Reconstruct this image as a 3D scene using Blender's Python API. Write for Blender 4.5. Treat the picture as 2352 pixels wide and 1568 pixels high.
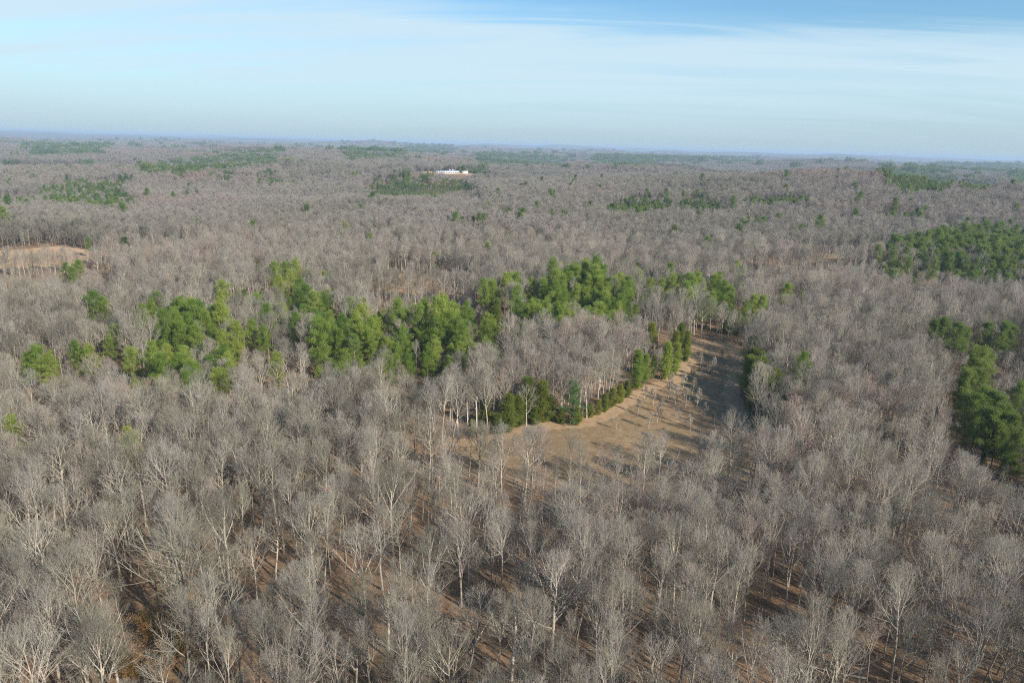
import bpy, math
import numpy as np
from mathutils import Matrix, Vector

for o in list(bpy.data.objects):
    bpy.data.objects.remove(o)
SC = bpy.context.scene
COL = SC.collection
RAD = math.radians
rng = np.random.default_rng(7)

# ------------------------------------------------------------------ camera
CAM_Z, PITCH, ROLL, FPX = 80.0, RAD(15.7), RAD(1.63), 700.0
cam = bpy.data.cameras.new('camera')
cam.sensor_width = 36.0
cam.lens = 36.0 * FPX / 1024.0
cam.clip_start = 1.0
cam.clip_end = 120000.0
cam_o = bpy.data.objects.new('camera', cam)
COL.objects.link(cam_o)
CAM_M = Matrix.Translation((0, 0, CAM_Z)) @ Matrix.Rotation(math.pi / 2 - PITCH, 4, 'X') @ Matrix.Rotation(ROLL, 4, 'Z')
cam_o.matrix_world = CAM_M
SC.camera = cam_o
CR = np.array(CAM_M.to_3x3())

# ------------------------------------------------------------------ sky and sun
SUN_AZ, SUN_EL = RAD(132.0), RAD(28.0)          # azimuth clockwise from +Y
world = bpy.data.worlds.new('World')
SC.world = world
world.use_nodes = True
wn, wl = world.node_tree.nodes, world.node_tree.links


def N(nodes, kind, **kw):
    n = nodes.new(kind)
    for k, v in kw.items():
        setattr(n, k, v)
    return n


def build_world():
    bg = wn['Background']
    sky = N(wn, 'ShaderNodeTexSky', sky_type='NISHITA', sun_disc=False, sun_elevation=SUN_EL, sun_rotation=SUN_AZ,
            altitude=100.0, air_density=1.0, dust_density=0.3, ozone_density=2.0)
    co = N(wn, 'ShaderNodeTexCoord')
    sep = N(wn, 'ShaderNodeSeparateXYZ')
    wl.new(co.outputs['Generated'], sep.inputs[0])

    def m(op, a, b=None, clamp=False):
        n = N(wn, 'ShaderNodeMath', operation=op, use_clamp=clamp)
        for i, v in enumerate((a, b)):
            if v is None:
                continue
            if isinstance(v, (int, float)):
                n.inputs[i].default_value = v
            else:
                wl.new(v, n.inputs[i])
        return n.outputs[0]

    X, Y, Z = sep.outputs

    def smooth(v, a, b, lo=0.0, hi=1.0):
        n = N(wn, 'ShaderNodeMapRange', interpolation_type='SMOOTHSTEP')
        for k, q in enumerate((a, b, lo, hi)):
            n.inputs[k + 1].default_value = q
        wl.new(v, n.inputs[0])
        return n.outputs[0]
    # a sheet of cirrus: sky direction projected on a high, curved layer, streaks drawn out across the view
    zz = m('ADD', m('MAXIMUM', Z, 0.0), 0.12)
    px, py = m('DIVIDE', X, zz), m('DIVIDE', Y, zz)
    py = m('ADD', py, m('MULTIPLY', px, 0.10))
    cmb = N(wn, 'ShaderNodeCombineXYZ')
    wl.new(m('MULTIPLY', px, 0.20), cmb.inputs[0])
    wl.new(py, cmb.inputs[1])
    mp = N(wn, 'ShaderNodeMapping')
    mp.inputs['Location'].default_value = CLOUD_SHIFT
    wl.new(cmb.outputs[0], mp.inputs[0])

    def nz(scale, detail, dist):
        n = N(wn, 'ShaderNodeTexNoise')
        n.inputs['Scale'].default_value = scale
        n.inputs['Detail'].default_value = detail
        n.inputs['Roughness'].default_value = 0.5
        n.inputs['Distortion'].default_value = dist
        wl.new(mp.outputs[0], n.inputs['Vector'])
        return n.outputs[0]
    big, fine = nz(0.7, 3.0, 0.4), nz(2.0, 7.0, 1.2)
    sheet = m('ADD', m('MULTIPLY', big, 0.75), m('MULTIPLY', fine, 0.35))
    # the sheet's upper rim: below it the cover is nearly whole, above it the blue shows between wisps
    rim = m('ADD', m('ADD', Z, m('MULTIPLY', X, 0.060)), m('MULTIPLY', m('SUBTRACT', fine, 0.5), 0.12))
    rim = m('ADD', rim, m('MULTIPLY', m('SUBTRACT', big, 0.5), 0.06))
    body = smooth(rim, 0.186, 0.144)
    wisps = m('MULTIPLY', smooth(sheet, 0.52, 0.74), 0.6)
    cover = m('MAXIMUM', body, wisps)
    cover = m('MULTIPLY', cover, smooth(sheet, 0.42, 0.60, 0.50, 1.0))
    # a clear slot under the sheet, tapering off to the right
    slot = m('ADD', m('ADD', Z, m('MULTIPLY', X, 0.035)), m('MULTIPLY', m('SUBTRACT', fine, 0.5), 0.018))
    gap = m('MULTIPLY', m('MULTIPLY', smooth(slot, 0.020, 0.036), smooth(slot, 0.058, 0.050)), smooth(X, 0.10, -0.25))
    cover = m('MULTIPLY', cover, m('SUBTRACT', 1.0, m('MULTIPLY', gap, 0.26)))
    mask = m('MULTIPLY', cover, smooth(Z, 0.0, 0.09, 0.12, 0.92), True)
    tint = N(wn, 'ShaderNodeMix', data_type='RGBA', blend_type='MULTIPLY')
    tint.inputs[0].default_value = 1.0
    wl.new(sky.outputs[0], tint.inputs[6])
    tint.inputs[7].default_value = SKY_TINT
    veil = N(wn, 'ShaderNodeMix', data_type='RGBA')
    wl.new(smooth(Z, 0.13, 0.0, 0.0, 0.9), veil.inputs[0])
    wl.new(tint.outputs[2], veil.inputs[6])
    veil.inputs[7].default_value = VEIL_COL
    mix = N(wn, 'ShaderNodeMix', data_type='RGBA')
    wl.new(mask, mix.inputs[0])
    wl.new(veil.outputs[2], mix.inputs[6])
    mix.inputs[7].default_value = CLOUD_COL
    wl.new(mix.outputs[2], bg.inputs[0])
    bg.inputs[1].default_value = 0.1


CLOUD_SHIFT = (0.0, 0.0, 0.0)
SKY_TINT = (0.70, 0.94, 1.05, 1)
CLOUD_COL = (4.45, 5.7, 6.5, 1)
VEIL_COL = (3.1, 4.1, 4.8, 1)
build_world()

sun = bpy.data.lights.new('sun', 'SUN')
sun.energy = 5.0
sun.angle = RAD(0.53)
sun.color = (1.0, 0.93, 0.82)
sun_o = bpy.data.objects.new('sun', sun)
COL.objects.link(sun_o)
sv = Vector((math.sin(SUN_AZ) * math.cos(SUN_EL), math.cos(SUN_AZ) * math.cos(SUN_EL), math.sin(SUN_EL)))
sun_o.rotation_euler = sv.to_track_quat('Z', 'Y').to_euler()
sun_o.location = (200, -200, 300)

SC.view_settings.view_transform = 'Standard'
SC.view_settings.look = 'None'
SC.view_settings.exposure = 0.52
SC.view_settings.gamma = 1.0
SC.view_settings.use_curve_mapping = False
SC.render.engine = 'CYCLES'
SC.cycles.max_bounces = 5
SC.cycles.diffuse_bounces = 2
SC.cycles.glossy_bounces = 1
SC.cycles.volume_bounces = 0
SC.cycles.use_denoising = False
SC.cycles.use_adaptive_sampling = False
SC.cycles.filter_width = 1.1
SC.cycles.sample_clamp_indirect = 3.0
SC.cycles.sample_clamp_direct = 12.0


# ------------------------------------------------------------------ lie of the land
def ray(u, v):
    """direction through a point of the photograph, given in a 2352 x 1568 frame"""
    k = 1024.0 / 2352.0
    d = CR @ np.array([(u - 1176.0) * k, -(v - 784.0) * k, -FPX])
    return d / np.linalg.norm(d)


def project(P):
    q = (np.asarray(P) - np.array([0, 0, CAM_Z])) @ CR
    k = 2352.0 / 1024.0
    w = np.maximum(-q[..., 2], 1e-3)
    return 1176.0 + q[..., 0] / w * FPX * k, 784.0 - q[..., 1] / w * FPX * k


def sstep(a, b, x):
    t = np.clip((x - a) / (b - a), 0, 1)
    return t * t * (3 - 2 * t)


_w = np.random.default_rng(11)
WAVES = []
for lam, amp, n in ((90, 0.35, 5), (260, 0.8, 5), (900, 3.8, 6), (2300, 7.5, 6), (6000, 9.0, 6)):
    for _ in range(n):
        a = _w.uniform(0, math.tau)
        WAVES.append((lam, amp, math.cos(a) / lam * math.tau, math.sin(a) / lam * math.tau, _w.uniform(0, math.tau)))


def relief(x, y):
    r = np.hypot(x, y)
    z = np.zeros_like(r)
    for lam, amp, kx, ky, ph in WAVES:
        if lam < 400:
            g = 1.0
        elif lam < 1000:
            g = sstep(330, 1100, r)
        elif lam < 3000:
            g = sstep(600, 2500, r)
        else:
            g = sstep(2500, 9000, r)
        z = z + amp * g * np.sin(kx * x + ky * y + ph)
    z = z - 3.0 * sstep(500, 2500, r)
    # last low ridges on the skyline
    ridge = 24 * np.exp(-((r - 17500 - 900 * np.sin(x / 2600.0)) / 1300.0) ** 2) * (0.7 + 0.3 * np.sin(x / 1700.0 + 1))
    ridge = ridge + 42 * np.exp(-((r - 27000 - 900 * np.sin(x / 4600.0)) / 1500.0) ** 2) * (0.75 + 0.25 * np.sin(x / 3100.0))
    return z + ridge


def _bump_at(u, v, dist, rad):
    d = ray(u, v)
    s = dist / math.hypot(d[0], d[1])
    x, y, z = d[0] * s, d[1] * s, CAM_Z + d[2] * s
    return x, y, z - float(relief(np.array(x), np.array(y))), rad


BARN = _bump_at(1025, 400, 1500, 95)
HILLS = [BARN, _bump_at(500, 372, 1750, 420), _bump_at(2130, 412, 1150, 260), _bump_at(160, 346, 3300, 300)]
HILLS = [HILLS[0]] + [(h[0], h[1], max(h[2] - 16, 0), h[3]) for h in HILLS[1:]]


def ground(x, y):
    x, y = np.asarray(x, float), np.asarray(y, float)
    z = relief(x, y)
    for hx, hy, hz, hr in HILLS:
        d = np.hypot(x - hx, y - hy)
        z = z + hz * np.exp(-(np.maximum(d - 40, 0) / hr) ** 2)
    return z


MARCH = 20.0 * 1.006 ** np.arange(1100)


def at(u, v, h=0.0):
    """point of the land seen at (u, v); with h, the foot of something h tall whose top is seen there"""
    d = ray(u, v)
    S = MARCH
    below = CAM_Z + d[2] * S <= ground(d[0] * S, d[1] * S) + h
    k = int(np.argmax(below)) if below.any() else len(S) - 1
    for _ in range(2):
        lo, hi = (S[k - 1] if k else S[0]), S[k]
        S = np.linspace(lo, hi, 40)
        below = CAM_Z + d[2] * S <= ground(d[0] * S, d[1] * S) + h
        k = int(np.argmax(below)) if below.any() else len(S) - 1
    p = d * S[k]
    return np.array([p[0], p[1], float(ground(p[0], p[1]))])


def inside(poly, x, y):
    x, y = np.asarray(x), np.asarray(y)
    r = np.zeros(x.shape, bool)
    n = len(poly)
    for i in range(n):
        x0, y0 = poly[i]
        x1, y1 = poly[(i + 1) % n]
        c = ((y0 > y) != (y1 > y)) & (x < (x1 - x0) * (y - y0) / (y1 - y0 + 1e-12) + x0)
        r ^= c
    return r


def poly_dist(poly, x, y):
    """signed distance to a polygon, positive inside"""
    x, y = np.asarray(x), np.asarray(y)
    best = np.full(x.shape, 1e9)
    n = len(poly)
    for i in range(n):
        ax, ay = poly[i]
        bx, by = poly[(i + 1) % n]
        dx, dy = bx - ax, by - ay
        t = np.clip(((x - ax) * dx + (y - ay) * dy) / (dx * dx + dy * dy + 1e-9), 0, 1)
        best = np.minimum(best, np.hypot(x - ax - t * dx, y - ay - t * dy))
    return np.where(inside(poly, x, y), best, -best)


def ground_poly(pts):
    return [tuple(at(u, v)[:2]) for u, v in pts]


CLEARING = ground_poly([(905, 1060), (1040, 1012), (1120, 1003), (1185, 985), (1255, 972), (1335, 968), (1395, 945), (1440, 908), (1498, 882),
                        (1540, 868), (1568, 835), (1585, 800), (1605, 782), (1650, 784), (1700, 800), (1708, 850), (1690, 905), (1712, 962),
                        (1735, 1010), (1765, 1065), (1745, 1105), (1600, 1135), (1450, 1138), (1250, 1122), (1060, 1090)])
FIELD_W = ground_poly([(-160, 585), (0, 578), (60, 573), (130, 567), (190, 575), (250, 583), (225, 600), (180, 618), (40, 626), (-160, 628)])
SCRUB_C = ground_poly([(880, 626), (960, 632), (1060, 646), (1108, 660), (1085, 694), (975, 694), (885, 680)])
SCRUB_E = ground_poly([(1740, 600), (1810, 594), (1900, 590), (2040, 592), (2060, 604), (1960, 616), (1820, 616), (1750, 610)])
PATCH_E = ground_poly([(2255, 712), (2300, 715), (2330, 745), (2300, 770), (2262, 745)])
YARD = [(BARN[0] + dx, BARN[1] + dy) for dx, dy in ((-60, -30), (-40, -95), (45, -90), (60, 5), (50, 48), (-20, 50), (-60, 24))]
FIELD_F = ground_poly([(-60, 357), (30, 355), (32, 363), (-60, 366)])
OPEN = [(CLEARING, 0.0), (FIELD_W, 2.0), (SCRUB_C, 0.0), (SCRUB_E, 0.0), (PATCH_E, 0.0), (YARD, 4.0), (FIELD_F, 0.0)]


# ------------------------------------------------------------------ materials
def material(name):
    m = bpy.data.materials.new(name)
    m.use_nodes = True
    nt = m.node_tree
    b = nt.nodes['Principled BSDF']
    b.inputs['Roughness'].default_value = 0.9
    b.inputs['Specular IOR Level'].default_value = 0.15
    return m, nt.nodes, nt.links, b


def ramp(nodes, links, fac, stops):
    r = nodes.new('ShaderNodeValToRGB')
    el = r.color_ramp.elements
    while len(el) < len(stops):
        el.new(0.5)
    for e, (p, c) in zip(el, stops):
        e.position = p
        e.color = (*c, 1)
    links.new(fac, r.inputs[0])
    return r.outputs[0]


def noise(nodes, links, vec, scale, detail=3.0, rough=0.55, dist=0.0):
    n = nodes.new('ShaderNodeTexNoise')
    n.inputs['Scale'].default_value = scale
    n.inputs['Detail'].default_value = detail
    n.inputs['Roughness'].default_value = rough
    n.inputs['Distortion'].default_value = dist
    links.new(vec, n.inputs['Vector'])
    return n.outputs[0]


def mixc(nodes, links, fac, a, b, mode='MIX'):
    n = nodes.new('ShaderNodeMix')
    n.data_type = 'RGBA'
    n.blend_type = mode
    for i, v in ((0, fac), (6, a), (7, b)):
        if isinstance(v, (int, float)):
            n.inputs[i].default_value = v
        elif isinstance(v, tuple):
            n.inputs[i].default_value = (*v, 1)
        else:
            links.new(v, n.inputs[i])
    return n.outputs[2]


def mathn(nodes, links, op, a, b, clamp=False):
    n = nodes.new('ShaderNodeMath')
    n.operation = op
    n.use_clamp = clamp
    for i, v in enumerate((a, b)):
        if isinstance(v, (int, float)):
            n.inputs[i].default_value = v
        else:
            links.new(v, n.inputs[i])
    return n.outputs[0]


def wood_material(name, stops, patch=0.006, mottle=1.2, amount=0.35, rand=0.85, bands=1.9):
    """bark or twigs: a tone per tree (Random), stands of like trees (Location) and mottling along the wood"""
    m, n, l, b = material(name)
    oi = n.new('ShaderNodeObjectInfo')
    tc = n.new('ShaderNodeTexCoord')
    z = noise(n, l, oi.outputs['Location'], patch, 5.0)
    f = mathn(n, l, 'ADD', mathn(n, l, 'MULTIPLY', oi.outputs['Random'], rand), mathn(n, l, 'MULTIPLY', mathn(n, l, 'SUBTRACT', z, 0.5), bands))
    f = mathn(n, l, 'ADD', f, 0.5 - rand / 2, True)
    c = ramp(n, l, f, stops)
    s = noise(n, l, tc.outputs['Object'], mottle, 4.0, 0.65)
    c = mixc(n, l, amount, c, ramp(n, l, s, ((0.3, (0.25, 0.24, 0.23)), (0.7, (1, 1, 1)))), 'MULTIPLY')
    l.new(c, b.inputs['Base Color'])
    return m


M_BARK = wood_material('bark', ((0.0, (0.22, 0.195, 0.155)), (0.25, (0.38, 0.33, 0.26)), (0.65, (0.56, 0.495, 0.40)), (0.85, (0.47, 0.415, 0.345)), (1.0, (0.31, 0.26, 0.215))))
M_TWIG = wood_material('twigs', ((0.0, (0.215, 0.202, 0.155)), (0.25, (0.325, 0.297, 0.232)), (0.5, (0.37, 0.34, 0.288)), (0.75, (0.345, 0.30, 0.258)), (1.0, (0.405, 0.30, 0.245))), mottle=0.4)
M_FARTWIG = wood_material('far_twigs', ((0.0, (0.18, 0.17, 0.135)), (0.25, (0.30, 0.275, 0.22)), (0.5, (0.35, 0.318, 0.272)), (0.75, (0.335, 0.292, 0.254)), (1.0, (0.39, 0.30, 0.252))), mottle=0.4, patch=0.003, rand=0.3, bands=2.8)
M_REDTWIG = wood_material('red_twigs', ((0.0, (0.36, 0.27, 0.215)), (1.0, (0.40, 0.29, 0.235))))
M_PALE = wood_material('pale_bark', ((0.0, (0.62, 0.57, 0.48)), (1.0, (0.72, 0.68, 0.60))), amount=0.25)
M_PINEBARK = wood_material('pine_bark', ((0.0, (0.16, 0.10, 0.07)), (1.0, (0.24, 0.16, 0.11))))
M_BRUSH = wood_material('brush_twigs', ((0.0, (0.26, 0.19, 0.13)), (0.5, (0.30, 0.24, 0.18)), (1.0, (0.34, 0.22, 0.16))))


def needle_material(name, stops, sc=0.5, trans=0.42):
    m, n, l, b = material(name)
    oi = n.new('ShaderNodeObjectInfo')
    tc = n.new('ShaderNodeTexCoord')
    s = noise(n, l, tc.outputs['Object'], sc, 3.0, 0.6)
    z = noise(n, l, oi.outputs['Location'], 0.02, 2.0)
    f = mathn(n, l, 'ADD', mathn(n, l, 'MULTIPLY', oi.outputs['Random'], 0.5), mathn(n, l, 'MULTIPLY', s, 0.5))
    f = mathn(n, l, 'ADD', f, mathn(n, l, 'MULTIPLY', mathn(n, l, 'SUBTRACT', z, 0.5), 0.6), True)
    l.new(ramp(n, l, f, stops), b.inputs['Base Color'])
    b.inputs['Roughness'].default_value = 0.75
    tr = n.new('ShaderNodeBsdfTranslucent')
    tr.inputs[0].default_value = (0.42, 0.50, 0.09, 1)
    mx = n.new('ShaderNodeMixShader')
    mx.inputs[0].default_value = trans
    l.new(b.outputs[0], mx.inputs[1])
    l.new(tr.outputs[0], mx.inputs[2])
    l.new(mx.outputs[0], n['Material Output'].inputs[0])
    return m


M_NEEDLE = needle_material('pine_needles', ((0.15, (0.095, 0.165, 0.035)), (0.5, (0.22, 0.30, 0.06)), (0.85, (0.375, 0.405, 0.088))))
M_SHADEDNEEDLE = needle_material('shaded_pine_needles', ((0.15, (0.06, 0.105, 0.032)), (0.5, (0.125, 0.185, 0.052)), (0.85, (0.21, 0.25, 0.07))), trans=0.32)  # pine needles again, with distance and side-light shade put into the colour
M_BLUENEEDLE = needle_material('blue_green_needles', ((0.2, (0.07, 0.15, 0.07)), (0.8, (0.13, 0.23, 0.11))))
M_CEDAR = needle_material('cedar_scales', ((0.2, (0.09, 0.115, 0.028)), (0.5, (0.165, 0.19, 0.042)), (0.85, (0.27, 0.25, 0.055))))
M_RUST = needle_material('rust_leaves', ((0.2, (0.27, 0.14, 0.07)), (0.8, (0.42, 0.26, 0.14))))


def ground_material():
    m, n, l, b = material('leaf_litter_and_grass')
    tc = n.new('ShaderNodeTexCoord')
    pos = tc.outputs['Object']

    def attr(name):
        a = n.new('ShaderNodeAttribute')
        a.attribute_name = name
        return a.outputs['Fac']
    n1 = noise(n, l, pos, 1.3, 7.0, 0.75)
    n2 = noise(n, l, pos, 0.06, 3.0, 0.55)
    n3 = noise(n, l, pos, 0.25, 5.0, 0.65)
    litter = ramp(n, l, n1, ((0.25, (0.085, 0.05, 0.03)), (0.5, (0.235, 0.145, 0.085)), (0.75, (0.43, 0.29, 0.18))))
    litter = mixc(n, l, ramp(n, l, n2, ((0.35, (0, 0, 0)), (0.7, (0.6, 0.6, 0.6)))), litter, (0.30, 0.19, 0.105))
    litter = mixc(n, l, ramp(n, l, n3, ((0.52, (0, 0, 0)), (0.72, (0.7, 0.7, 0.7)))), litter, (0.18, 0.135, 0.08))
    g1 = noise(n, l, pos, 0.5, 7.0, 0.72)
    g2 = noise(n, l, pos, 0.045, 4.0, 0.6, 0.6)
    grass = ramp(n, l, g1, ((0.28, (0.15, 0.095, 0.05)), (0.5, (0.29, 0.195, 0.108)), (0.72, (0.42, 0.30, 0.18))))
    grass = mixc(n, l, ramp(n, l, g2, ((0.42, (0, 0, 0)), (0.65, (0.75, 0.75, 0.75)))), grass, (0.27, 0.185, 0.10))
    rim = mixc(n, l, ramp(n, l, g1, ((0.3, (0.35, 0.35, 0.35)), (0.6, (0.9, 0.9, 0.9)))), grass, (0.46, 0.31, 0.18))
    soil = ramp(n, l, g1, ((0.3, (0.42, 0.26, 0.14)), (0.7, (0.62, 0.44, 0.26))))
    far = ramp(n, l, noise(n, l, pos, 0.004, 8.0, 0.75), ((0.3, (0.12, 0.10, 0.085)), (0.5, (0.19, 0.155, 0.13)), (0.62, (0.16, 0.14, 0.11)), (0.72, (0.05, 0.075, 0.035))))
    wob = mathn(n, l, 'MULTIPLY', mathn(n, l, 'SUBTRACT', n3, 0.5), 0.8)

    def edge(a):
        f = mathn(n, l, 'ADD', a, wob)
        return ramp(n, l, f, ((0.42, (0, 0, 0)), (0.58, (1, 1, 1))))
    c = mixc(n, l, edge(attr('grass')), litter, grass)
    c = mixc(n, l, edge(attr('rim')), c, rim)
    c = mixc(n, l, edge(attr('soil')), c, soil)
    c = mixc(n, l, attr('far'), c, far)
    l.new(c, b.inputs['Base Color'])
    bp = n.new('ShaderNodeBump')
    bp.inputs['Strength'].default_value = 0.6
    bp.inputs['Distance'].default_value = 0.35
    l.new(n1, bp.inputs['Height'])
    l.new(bp.outputs[0], b.inputs['Normal'])
    return m


M_GROUND = ground_material()


def plain(name, col, rough=0.6, var=0.15, scale=2.0, metallic=0.0):
    m, n, l, b = material(name)
    tc = n.new('ShaderNodeTexCoord')
    s = noise(n, l, tc.outputs['Object'], scale, 4.0)
    dark = tuple(c * (1 - var) for c in col)
    l.new(ramp(n, l, s, ((0.35, dark), (0.65, col))), b.inputs['Base Color'])
    b.inputs['Roughness'].default_value = rough
    b.inputs['Metallic'].default_value = metallic
    return m


M_ROOF = plain('white_metal_roof', (0.66, 0.66, 0.64), 0.45, 0.08, 0.1)
M_WALL = plain('white_wall', (0.72, 0.72, 0.70), 0.7, 0.1, 0.2)
M_DARK = plain('dark_vent_and_door', (0.10, 0.10, 0.11), 0.8)  # dark grey of the barn vents and doors
M_GALV = plain('galvanised_steel', (0.62, 0.64, 0.65), 0.35, 0.1, 1.0)
M_TIN = plain('grey_tin_roof', (0.55, 0.56, 0.57), 0.5, 0.1, 0.4)


# ------------------------------------------------------------------ mesh building
def mesh_from(name, chunks, mats, smooth=False):
    """chunks: (verts (n,3), faces (m,3|4), material index)"""
    me = bpy.data.meshes.new(name)
    V = np.concatenate([c[0] for c in chunks]).astype(np.float32)
    loops, starts, mi, off, ls = [], [], [], 0, 0
    for v, f, k in chunks:
        f = np.asarray(f, np.int64)
        loops.append((f + off).ravel())
        starts.append(ls + np.arange(len(f)) * f.shape[1])
        ls += f.size
        mi.append(np.full(len(f), k))
        off += len(v)
    loops, starts, mi = np.concatenate(loops), np.concatenate(starts), np.concatenate(mi)
    me.vertices.add(len(V))
    me.vertices.foreach_set('co', V.ravel())
    me.loops.add(len(loops))
    me.loops.foreach_set('vertex_index', loops.astype(np.int32))
    me.polygons.add(len(starts))
    me.polygons.foreach_set('loop_start', starts.astype(np.int32))
    for m in mats:
        me.materials.append(m)
    me.polygons.foreach_set('material_index', mi.astype(np.int32))
    if smooth:
        me.polygons.foreach_set('use_smooth', np.ones(len(starts), bool))
    me.update(calc_edges=True)
    return me


def norm(a):
    return a / np.maximum(np.linalg.norm(a, axis=-1, keepdims=True), 1e-9)


def frame(T):
    ref = np.array([0.31, 0.52, 0.12]) / 0.617
    ref = np.where(np.abs((T * ref).sum(-1, keepdims=True)) > 0.93, np.array([1.0, -0.2, 0.1]), ref)
    a = norm(np.cross(T, ref))
    return a, np.cross(T, a)


def tubes(P, R, s):
    n, k, _ = P.shape
    T = norm(np.gradient(P, axis=1))
    a, b = frame(T)
    th = np.arange(s) / s * math.tau
    V = P[:, :, None, :] + R[:, :, None, None] * (np.cos(th)[None, None, :, None] * a[:, :, None, :] + np.sin(th)[None, None, :, None] * b[:, :, None, :])
    base = (np.arange(n)[:, None, None] * k + np.arange(k - 1)[None, :, None]) * s
    j = np.arange(s)[None, None, :]
    F = np.stack([base + j, base + (j + 1) % s, base + s + (j + 1) % s, base + s + j], -1).reshape(-1, 4)
    return V.reshape(-1, 3), F


def grow(g, P, R, L, M, t0, t1, a0, a1, lf, k, up, wander, rr, end=0.3, jit=0.3, env=None, fill=False):
    n, kp, _ = P.shape
    tn = (np.arange(M)[None, :] + g.random((n, M))) / M
    t = t0 + (t1 - t0) * tn
    f = t * (kp - 1)
    i = np.clip(f.astype(int), 0, kp - 2)
    w = (f - i)[..., None]
    q = np.arange(n)[:, None]
    base = P[q, i] * (1 - w) + P[q, i + 1] * w
    T = norm(P[q, i + 1] - P[q, i])
    r = R[q, i] * (1 - w[..., 0]) + R[q, i + 1] * w[..., 0]
    az = g.random((n, 1)) * math.tau + np.arange(M)[None, :] * 2.4 + g.normal(0, 0.5, (n, M))
    ang = a0 + (a1 - a0) * tn + g.normal(0, 0.12, (n, M))
    a, b = frame(T)
    d = np.cos(ang)[..., None] * T + np.sin(ang)[..., None] * (np.cos(az)[..., None] * a + np.sin(az)[..., None] * b)
    ln = L[:, None] * lf(tn) * (1 + jit * (2 * g.random((n, M)) - 1))
    d, p, ln = d.reshape(-1, 3), base.reshape(-1, 3), ln.ravel()
    if env is not None:
        c, ax = env
        q0, dd = (p - c) / ax, norm(d + np.array([0, 0, up * 1.5])) / ax
        A_, B_, C_ = (dd * dd).sum(1), (q0 * dd).sum(1), (q0 * q0).sum(1) - 1
        s_ = (-B_ + np.sqrt(np.maximum(B_ * B_ - A_ * C_, 0))) / A_
        s_ = np.maximum(s_, 0.25 * ln)
        ln = s_ * g.uniform(0.62, 1.16, len(ln)) if fill else np.minimum(ln, s_ * g.uniform(0.8, 1.7, len(ln)))
    pts = [p]
    for _ in range(k - 1):
        d = norm(d + np.array([0, 0, up]) + g.normal(0, wander, d.shape))
        p = p + d * (ln / (k - 1))[:, None]
        pts.append(p)
    C = np.stack(pts, 1)
    r0 = (r * rr).ravel()
    Rc = r0[:, None] * np.linspace(1, end, k)[None, :]
    return C, Rc, ln


def bare_levels(seed, h=20.0, cb=0.45, spread=0.34, limbs=12, girth=0.26, lod=0, a_low=0.95, a_top=0.35, up=0.10, wander=0.075, lean=0.03, dense=1.0):
    g = np.random.default_rng(seed)
    k = 9
    z = np.linspace(0, 0.86, k) * h
    off = np.cumsum(g.normal(0, 0.012 * h, (k, 2)), 0) * np.linspace(0, 1, k)[:, None] + np.outer(np.linspace(0, 1, k), g.normal(0, lean * h, 2))
    P = np.concatenate([off, z[:, None]], 1)[None]
    P[0, 0, 2] = -0.6
    R = (girth * np.array([1.35, 1.0, 0.93, 0.86, 0.76, 0.60, 0.42, 0.24, 0.08]))[None]
    L0 = np.array([h])
    lv = [(P, R, 7 if lod == 0 else (5 if lod == 1 else 4))]
    ax = np.array([spread * h * 0.80, spread * h * 0.80, (1 - cb) * 0.56 * h]) * np.array([g.uniform(0.85, 1.15), g.uniform(0.85, 1.15), 1])
    env = (np.array([off[5, 0], off[5, 1], h - ax[2]]), ax)
    lim = lambda t: spread * (1.15 - 0.62 * t) * (0.85 + 0.3 * np.sin(t * 9 + seed))
    P1, R1, L1 = grow(g, P, R, L0, limbs, cb, 0.95, a_low, a_top, lim, 6, up, wander, 0.66, 0.22, env=env, fill=True)
    lv.append((P1, R1, 5 if lod == 0 else 3))
    n2 = int(round((8 if lod < 2 else 6) * dense))
    P2, R2, L2 = grow(g, P1, R1, L1, n2, 0.20, 1.0, 0.65, 0.40, lambda t: 0.62 - 0.24 * t, 5 if lod == 0 else (4 if lod == 1 else 3), up * 0.9, wander * 1.2, 0.72, 0.3, env=env)
    if lod == 2:
        R2 = np.maximum(R2, 0.035)
    lv.append((P2, R2, 3))
    n3 = int(round((7 if lod < 2 else 6) * dense))
    P3, R3, L3 = grow(g, P2, R2, L2, n3, 0.15, 1.0, 0.68, 0.40, lambda t: 0.60 - 0.2 * t, 4 if lod == 0 else (3 if lod == 1 else 2), up, wander * 1.5, 0.6, 0.35, env=env)
    R3 = np.maximum(R3, (0.012, 0.020, 0.036)[lod]) * np.linspace(1, 0.55, R3.shape[1])
    lv.append((P3, R3, 3))
    if lod == 0:
        P4, R4, L4 = grow(g, P3, R3, L3, 2, 0.15, 1.0, 0.62, 0.35, lambda t: 0.72 - 0.2 * t, 3, up, wander * 1.5, 0.6, 0.4, env=env)
        R4 = np.maximum(R4, 0.0065) * np.linspace(1, 0.6, 3)
        lv.append((P4, R4, 3))
    return lv


def wood(levels, a, b, mat):
    out = []
    for P, R, s in levels[a:b]:
        v, f = tubes(P, R, s)
        out.append((v, f, mat))
    return out


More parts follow.
